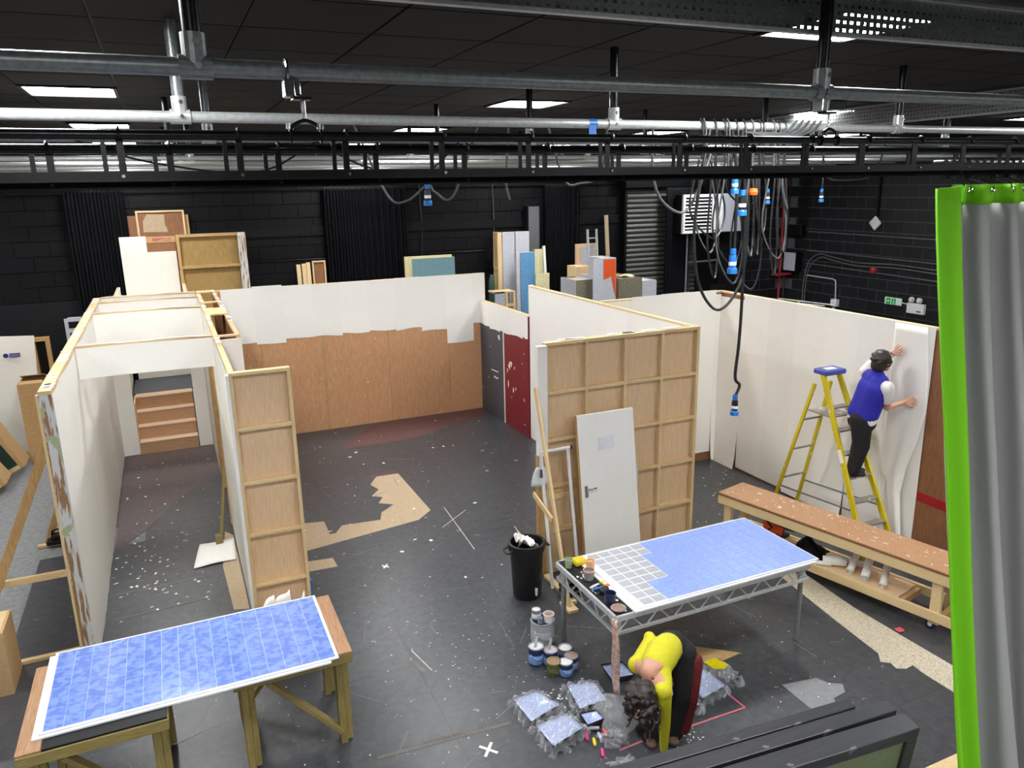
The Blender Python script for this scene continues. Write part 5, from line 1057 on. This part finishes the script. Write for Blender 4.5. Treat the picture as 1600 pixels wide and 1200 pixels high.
def hand(mb, wr, d, side, nrm, curl=.15, L_=.075):
    wr, d, side, nrm = Vector(wr), Vector(d).normalized(), Vector(side).normalized(), Vector(nrm).normalized()
    k = wr+d*.045
    for s_ in (-.018, 0, .018): limb(mb, [(*(wr+side*s_*.6), .014), (*(k+side*s_), .0135)], 10)
    for i, s_ in enumerate((-.030, -.010, .010, .029)):
        b = k+side*s_+d*.012; ln = L_*(.82, .98, 1.0, .78)[i]; f1 = b+d*ln*.45+nrm*curl*ln*.25+side*s_*.25; f2 = f1+d*ln*.5*(1-curl*.5)+nrm*curl*ln*.8+side*s_*.15
        limb(mb, [(*b, .0105), (*f1, .0092), (*f2, .0075)], 8)
    t0 = wr+d*.018-side*.024; t1 = t0+d*.028-side*.026; t2 = t1+d*.03-side*.012+nrm*curl*.02
    limb(mb, [(*t0, .013), (*t1, .0105), (*t2, .0085)], 8)
mat('skin', 'c8957c', .5, var=.05, scale=14.); mat('hair_dark', '1d1714', .45, scale=50., axis='z', col2='33261f', detail=5); mat('top_yellow', 'cbc520', .75, var=.06, scale=9., bump=.15); mat('trousers_black', '131316', .8, var=.2, scale=9.)
mat('vest_blue', '2222a0', .7, var=.08, scale=9., bump=.15); mat('tee_white', 'e6e4e0', .8, var=.04, scale=9., bump=.1); mat('shoe_brown', '5a4236', .6, var=.15); mat('shoe_black', '1d1e22', .6, var=.15)
m_ = mat('tartan', '8c1619', .8, scale=48., axis=None, col2='161014', detail=0, lo=.46, hi=.52)
# ---- woman bending over
wm = thing('person', 'person in a yellow long sleeved top bending to the floor', 'person', (2.88, 3.9, 0))
b = MB()
hipA, hipB = (2.90, 3.99, .66), (3.02, 3.90, .66); knA, knB = (2.83, 3.90, .36), (2.99, 3.83, .37); anA, anB = (2.79, 3.95, .07), (2.95, 3.90, .07)
limb(b, [(*hipA, .085), (*knA, .055), (*anA, .035)]); limb(b, [(*hipB, .085), (*knB, .055), (*anB, .035)])
limb(b, [(2.96, 3.945, .70, .115), (2.86, 3.87, .755, .095), (2.74, 3.78, .765, .105), (2.655, 3.715, .75, .095), (2.61, 3.69, .735, .06), (2.555, 3.65, .70, .045), (2.52, 3.63, .68, .045)])
shR, shL = (2.61, 3.555, .715), (2.60, 3.845, .73)
limb(b, [(2.66, 3.715, .75, .08), (*shR, .055)]); limb(b, [(2.66, 3.715, .75, .08), (*shL, .055)])
elR, wrR = (2.655, 3.585, .42), (2.685, 3.625, .165); limb(b, [(*shR, .045), (*elR, .032), (*wrR, .020)]); hand(b, wrR, (.05, .02, -1), (.7, .7, 0), (-.7, .7, 0), .25)
elL, wrL = (2.77, 3.95, .83), (2.86, 3.84, .60); limb(b, [(*shL, .045), (*elL, .032), (*wrL, .020)]); hand(b, wrL, (.2, .1, -1), (.7, .7, 0), (.7, -.7, 0), .3)
hr = Matrix.Rotation(math.radians(40), 3, 'Z') @ Matrix.Rotation(math.radians(35), 3, 'Y')
sph(b, (2.475, 3.60, .645), .088, 18, (1, .84, 1.12), hr); sph(b, (2.42, 3.545, .64), .018); sph(b, (2.44, 3.60, .555), .035)   # skull, nose, jaw
for s_ in (-1, 1): sph(b, (2.48+.05*s_, 3.60-.055*s_, .64), .018); sph(b, (2.415+.022*s_, 3.555-.024*s_, .665), .011)
blob('body', b, 'skin', wm, .0055, 4)
t = MB()
limb(t, [(2.875, 3.875, .765, .10), (2.77, 3.80, .785, .115), (2.68, 3.735, .77, .105)], 18)
limb(t, [(2.70, 3.74, .765, .09), (*shR, .062), (*elR, .040), (2.683, 3.622, .185, .027)]); limb(t, [(2.70, 3.75, .765, .09), (*shL, .062), (*elL, .042), (2.855, 3.845, .62, .030)])
blob('yellow_top', t, 'top_yellow', wm, .008, 5)
sk = MB(); sph(sk, (2.628, 3.70, .815), .075, 14, (1, 1.0, .5)); sph(sk, (2.60, 3.685, .775), .07); blob('bare_upper_back', sk, 'skin', wm, .008, 4)
t = MB()
limb(t, [(2.965, 3.95, .69, .125), (2.925, 3.92, .72, .112)], 18); limb(t, [(*hipA, .10), (*knA, .072), (2.80, 3.945, .05, .085)]); limb(t, [(*hipB, .105), (*knB, .072), (2.955, 3.895, .05, .085)])
blob('trousers', t, 'trousers_black', wm, .008, 5)
t = MB(); limb(t, [(3.085, 3.835, .62, .056), (3.035, 3.782, .37, .042), (3.005, 3.838, .10, .056)]); blob('check_panel', t, 'tartan', wm, .008, 4, 'red and black checked side panel')
for (x, y), nm in (((2.79, 3.945), 0), ((2.95, 3.895), 1)):
    t = MB(); sph(t, (x-.015, y-.03, .035), .05, 12, (.85, 1.5, .7), Matrix.Rotation(-.35, 3, 'Z')); sph(t, (x-.04, y-.085, .03), .042, 12, (.95, 1.1, .65)); blob('shoe', t, 'shoe_brown', wm, .007, 3)
t = MB(); sph(t, (2.482, 3.605, .675), .105, 18, (1.02, .95, 1.02)); sph(t, (2.50, 3.63, .63), .085); rs = random.Random(3)
for k in range(34):
    a = rs.uniform(0, 6.28); x, y = 2.47+.085*math.cos(a), 3.60+.085*math.sin(a); zb = rs.uniform(.42, .60); pts = []
    for i in range(6): f_ = i/5; pts.append((x+.026*math.sin(9*f_+a*3)+.03*math.cos(a)*f_+.02*f_, y+.026*math.cos(8*f_+a*3)+.03*math.sin(a)*f_, .66+(zb-.66)*f_, .017*(1-.6*f_)))
    limb(t, pts, 8)
for k in range(60):
    a = rs.uniform(0, 6.28); e_ = rs.uniform(-.3, 1.5); sph(t, (2.475+.105*math.cos(a)*math.cos(e_), 3.605+.098*math.sin(a)*math.cos(e_), .67+.105*math.sin(e_)), rs.uniform(.012, .024), 8)
blob('hair', t, 'hair_dark', wm, .006, 1)
t = MB(); t.tube(spline([(2.585, 3.62, .77), (2.56, 3.66, .77), (2.56, 3.71, .775), (2.60, 3.745, .79)], 5), .009, 8); obj('hair_tie_strap', t, 'hair_dark', wm, smooth=True)
# ---- man on the ladder
mn_ = thing('person', 'person in a royal blue vest on the ladder smoothing paper', 'person', (6.48, 5.52, .82))
b = MB()
aA, aB = (6.43, 5.535, .895), (6.52, 5.62, .895); kA, kB = (6.475, 5.505, 1.17), (6.55, 5.58, 1.17); hA, hB = (6.46, 5.52, 1.46), (6.56, 5.60, 1.46)
for h_, k_, a_ in ((hA, kA, aA), (hB, kB, aB)): limb(b, [(*h_, .09), (*k_, .062), (*a_, .040)])
limb(b, [(6.51, 5.555, 1.49, .11), (6.53, 5.52, 1.63, .105), (6.555, 5.485, 1.80, .12), (6.57, 5.48, 1.90, .09), (6.58, 5.475, 1.98, .048), (6.595, 5.465, 2.02, .045)])
sR, sL = (6.53, 5.31, 1.85), (6.60, 5.645, 1.935); limb(b, [(6.565, 5.48, 1.86, .09), (*sR, .06)]); limb(b, [(6.565, 5.48, 1.86, .09), (*sL, .06)])
eR, wR = (6.63, 5.37, 1.61), (6.80, 5.315, 1.655); limb(b, [(*sR, .048), (*eR, .036), (*wR, .024)]); hand(b, wR, (.75, -.35, .2), (-.1, .3, 1), (.4, -.9, 0), .5, .06)
eL, wL = (6.73, 5.64, 2.05), (6.865, 5.555, 2.115); limb(b, [(*sL, .048), (*eL, .036), (*wL, .024)]); hand(b, wL, (.12, -.62, .75), (.05, .75, .62), (1, 0, 0), .05)
sph(b, (6.605, 5.46, 2.085), .085, 18, (1.05, .88, 1.15)); sph(b, (6.70, 5.45, 2.07), .016); sph(b, (6.655, 5.455, 2.01), .034)
for s_ in (-1, 1): sph(b, (6.60, 5.46+.078*s_, 2.075), .018, 10, (1, .5, 1.3)); sph(b, (6.69, 5.455+.028*s_, 2.10), .01)
blob('body', b, 'skin', mn_, .0055, 4)
t = MB(); [limb(t, [(6.51+.01*e_, 5.55+.05*e_, 1.52, .125), (6.53+.012*e_, 5.52+.05*e_, 1.65, .122), (6.555+.018*e_, 5.485+.062*e_, 1.80, .125), (6.565+.02*e_, 5.48+.06*e_, 1.87, .10)], 18) for e_ in (-1, 0, 1)]; limb(t, [(6.56, 5.48, 1.90, .09), (6.57, 5.48, 1.92, .085)]); limb(t, [(6.56, 5.48, 1.85, .10), (6.545, 5.39, 1.86, .085)]); limb(t, [(6.56, 5.48, 1.86, .10), (6.585, 5.57, 1.90, .085)])
blob('vest', t, 'vest_blue', mn_, .008, 5)
t = MB(); [limb(t, [(6.51+.01*e_, 5.555+.052*e_, 1.475, .118), (6.52, 5.54+.05*e_, 1.55, .115)], 18) for e_ in (-1, 0, 1)]; blob('shirt_hem', t, 'tee_white', mn_, .008, 4)
for s0, e0 in ((sR, eR), (sL, eL)):
    t = MB(); p, q = Vector(s0), Vector(e0); limb(t, [(*p, .07), (*p.lerp(q, .6), .062)]); blob('sleeve', t, 'tee_white', mn_, .008, 3)
t = MB(); [limb(t, [(6.51, 5.555+.05*e_, 1.43, .108), (6.51, 5.555+.05*e_, 1.48, .105)], 18) for e_ in (-1, 0, 1)]
for h_, k_, a_ in ((hA, kA, aA), (hB, kB, aB)): limb(t, [(*h_, .115), (*k_, .088), (*a_, .064)])
blob('trousers', t, 'trousers_black', mn_, .008, 5)
for a_ in (aA, aB):
    t = MB(); sph(t, (a_[0]+.02, a_[1]-.01, .862), .05, 12, (1.5, .8, .75), Matrix.Rotation(-.5, 3, 'Z')); sph(t, (a_[0]+.075, a_[1]-.04, .855), .042, 12, (1.2, .9, .65), Matrix.Rotation(-.5, 3, 'Z')); blob('shoe', t, 'shoe_black', mn_, .007, 3)
t = MB(); sph(t, (6.59, 5.462, 2.11), .098, 18, (1.02, .95, 1.05)); sph(t, (6.565, 5.465, 2.05), .082, 14, (.95, 1, 1)); sph(t, (6.62, 5.40, 2.06), .03); rs = random.Random(5)
for k in range(40):
    a = rs.uniform(0, 6.28); e_ = rs.uniform(-.2, 1.3); sph(t, (6.585+.09*math.cos(a)*math.cos(e_), 5.462+.09*math.sin(a)*math.cos(e_), 2.10+.095*math.sin(e_)), rs.uniform(.014, .026), 8)
blob('hair', t, 'hair_dark', mn_, .007, 1)
t = obj('watch_strap', MB().tube([(6.845, 5.567, 2.106), (6.862, 5.557, 2.114)], .031, 14), 'shoe_brown', mn_); obj('watch_face', MB().tube([(6.835, 5.545, 2.10), (6.828, 5.541, 2.097)], .017, 12), 'white_plastic', t)
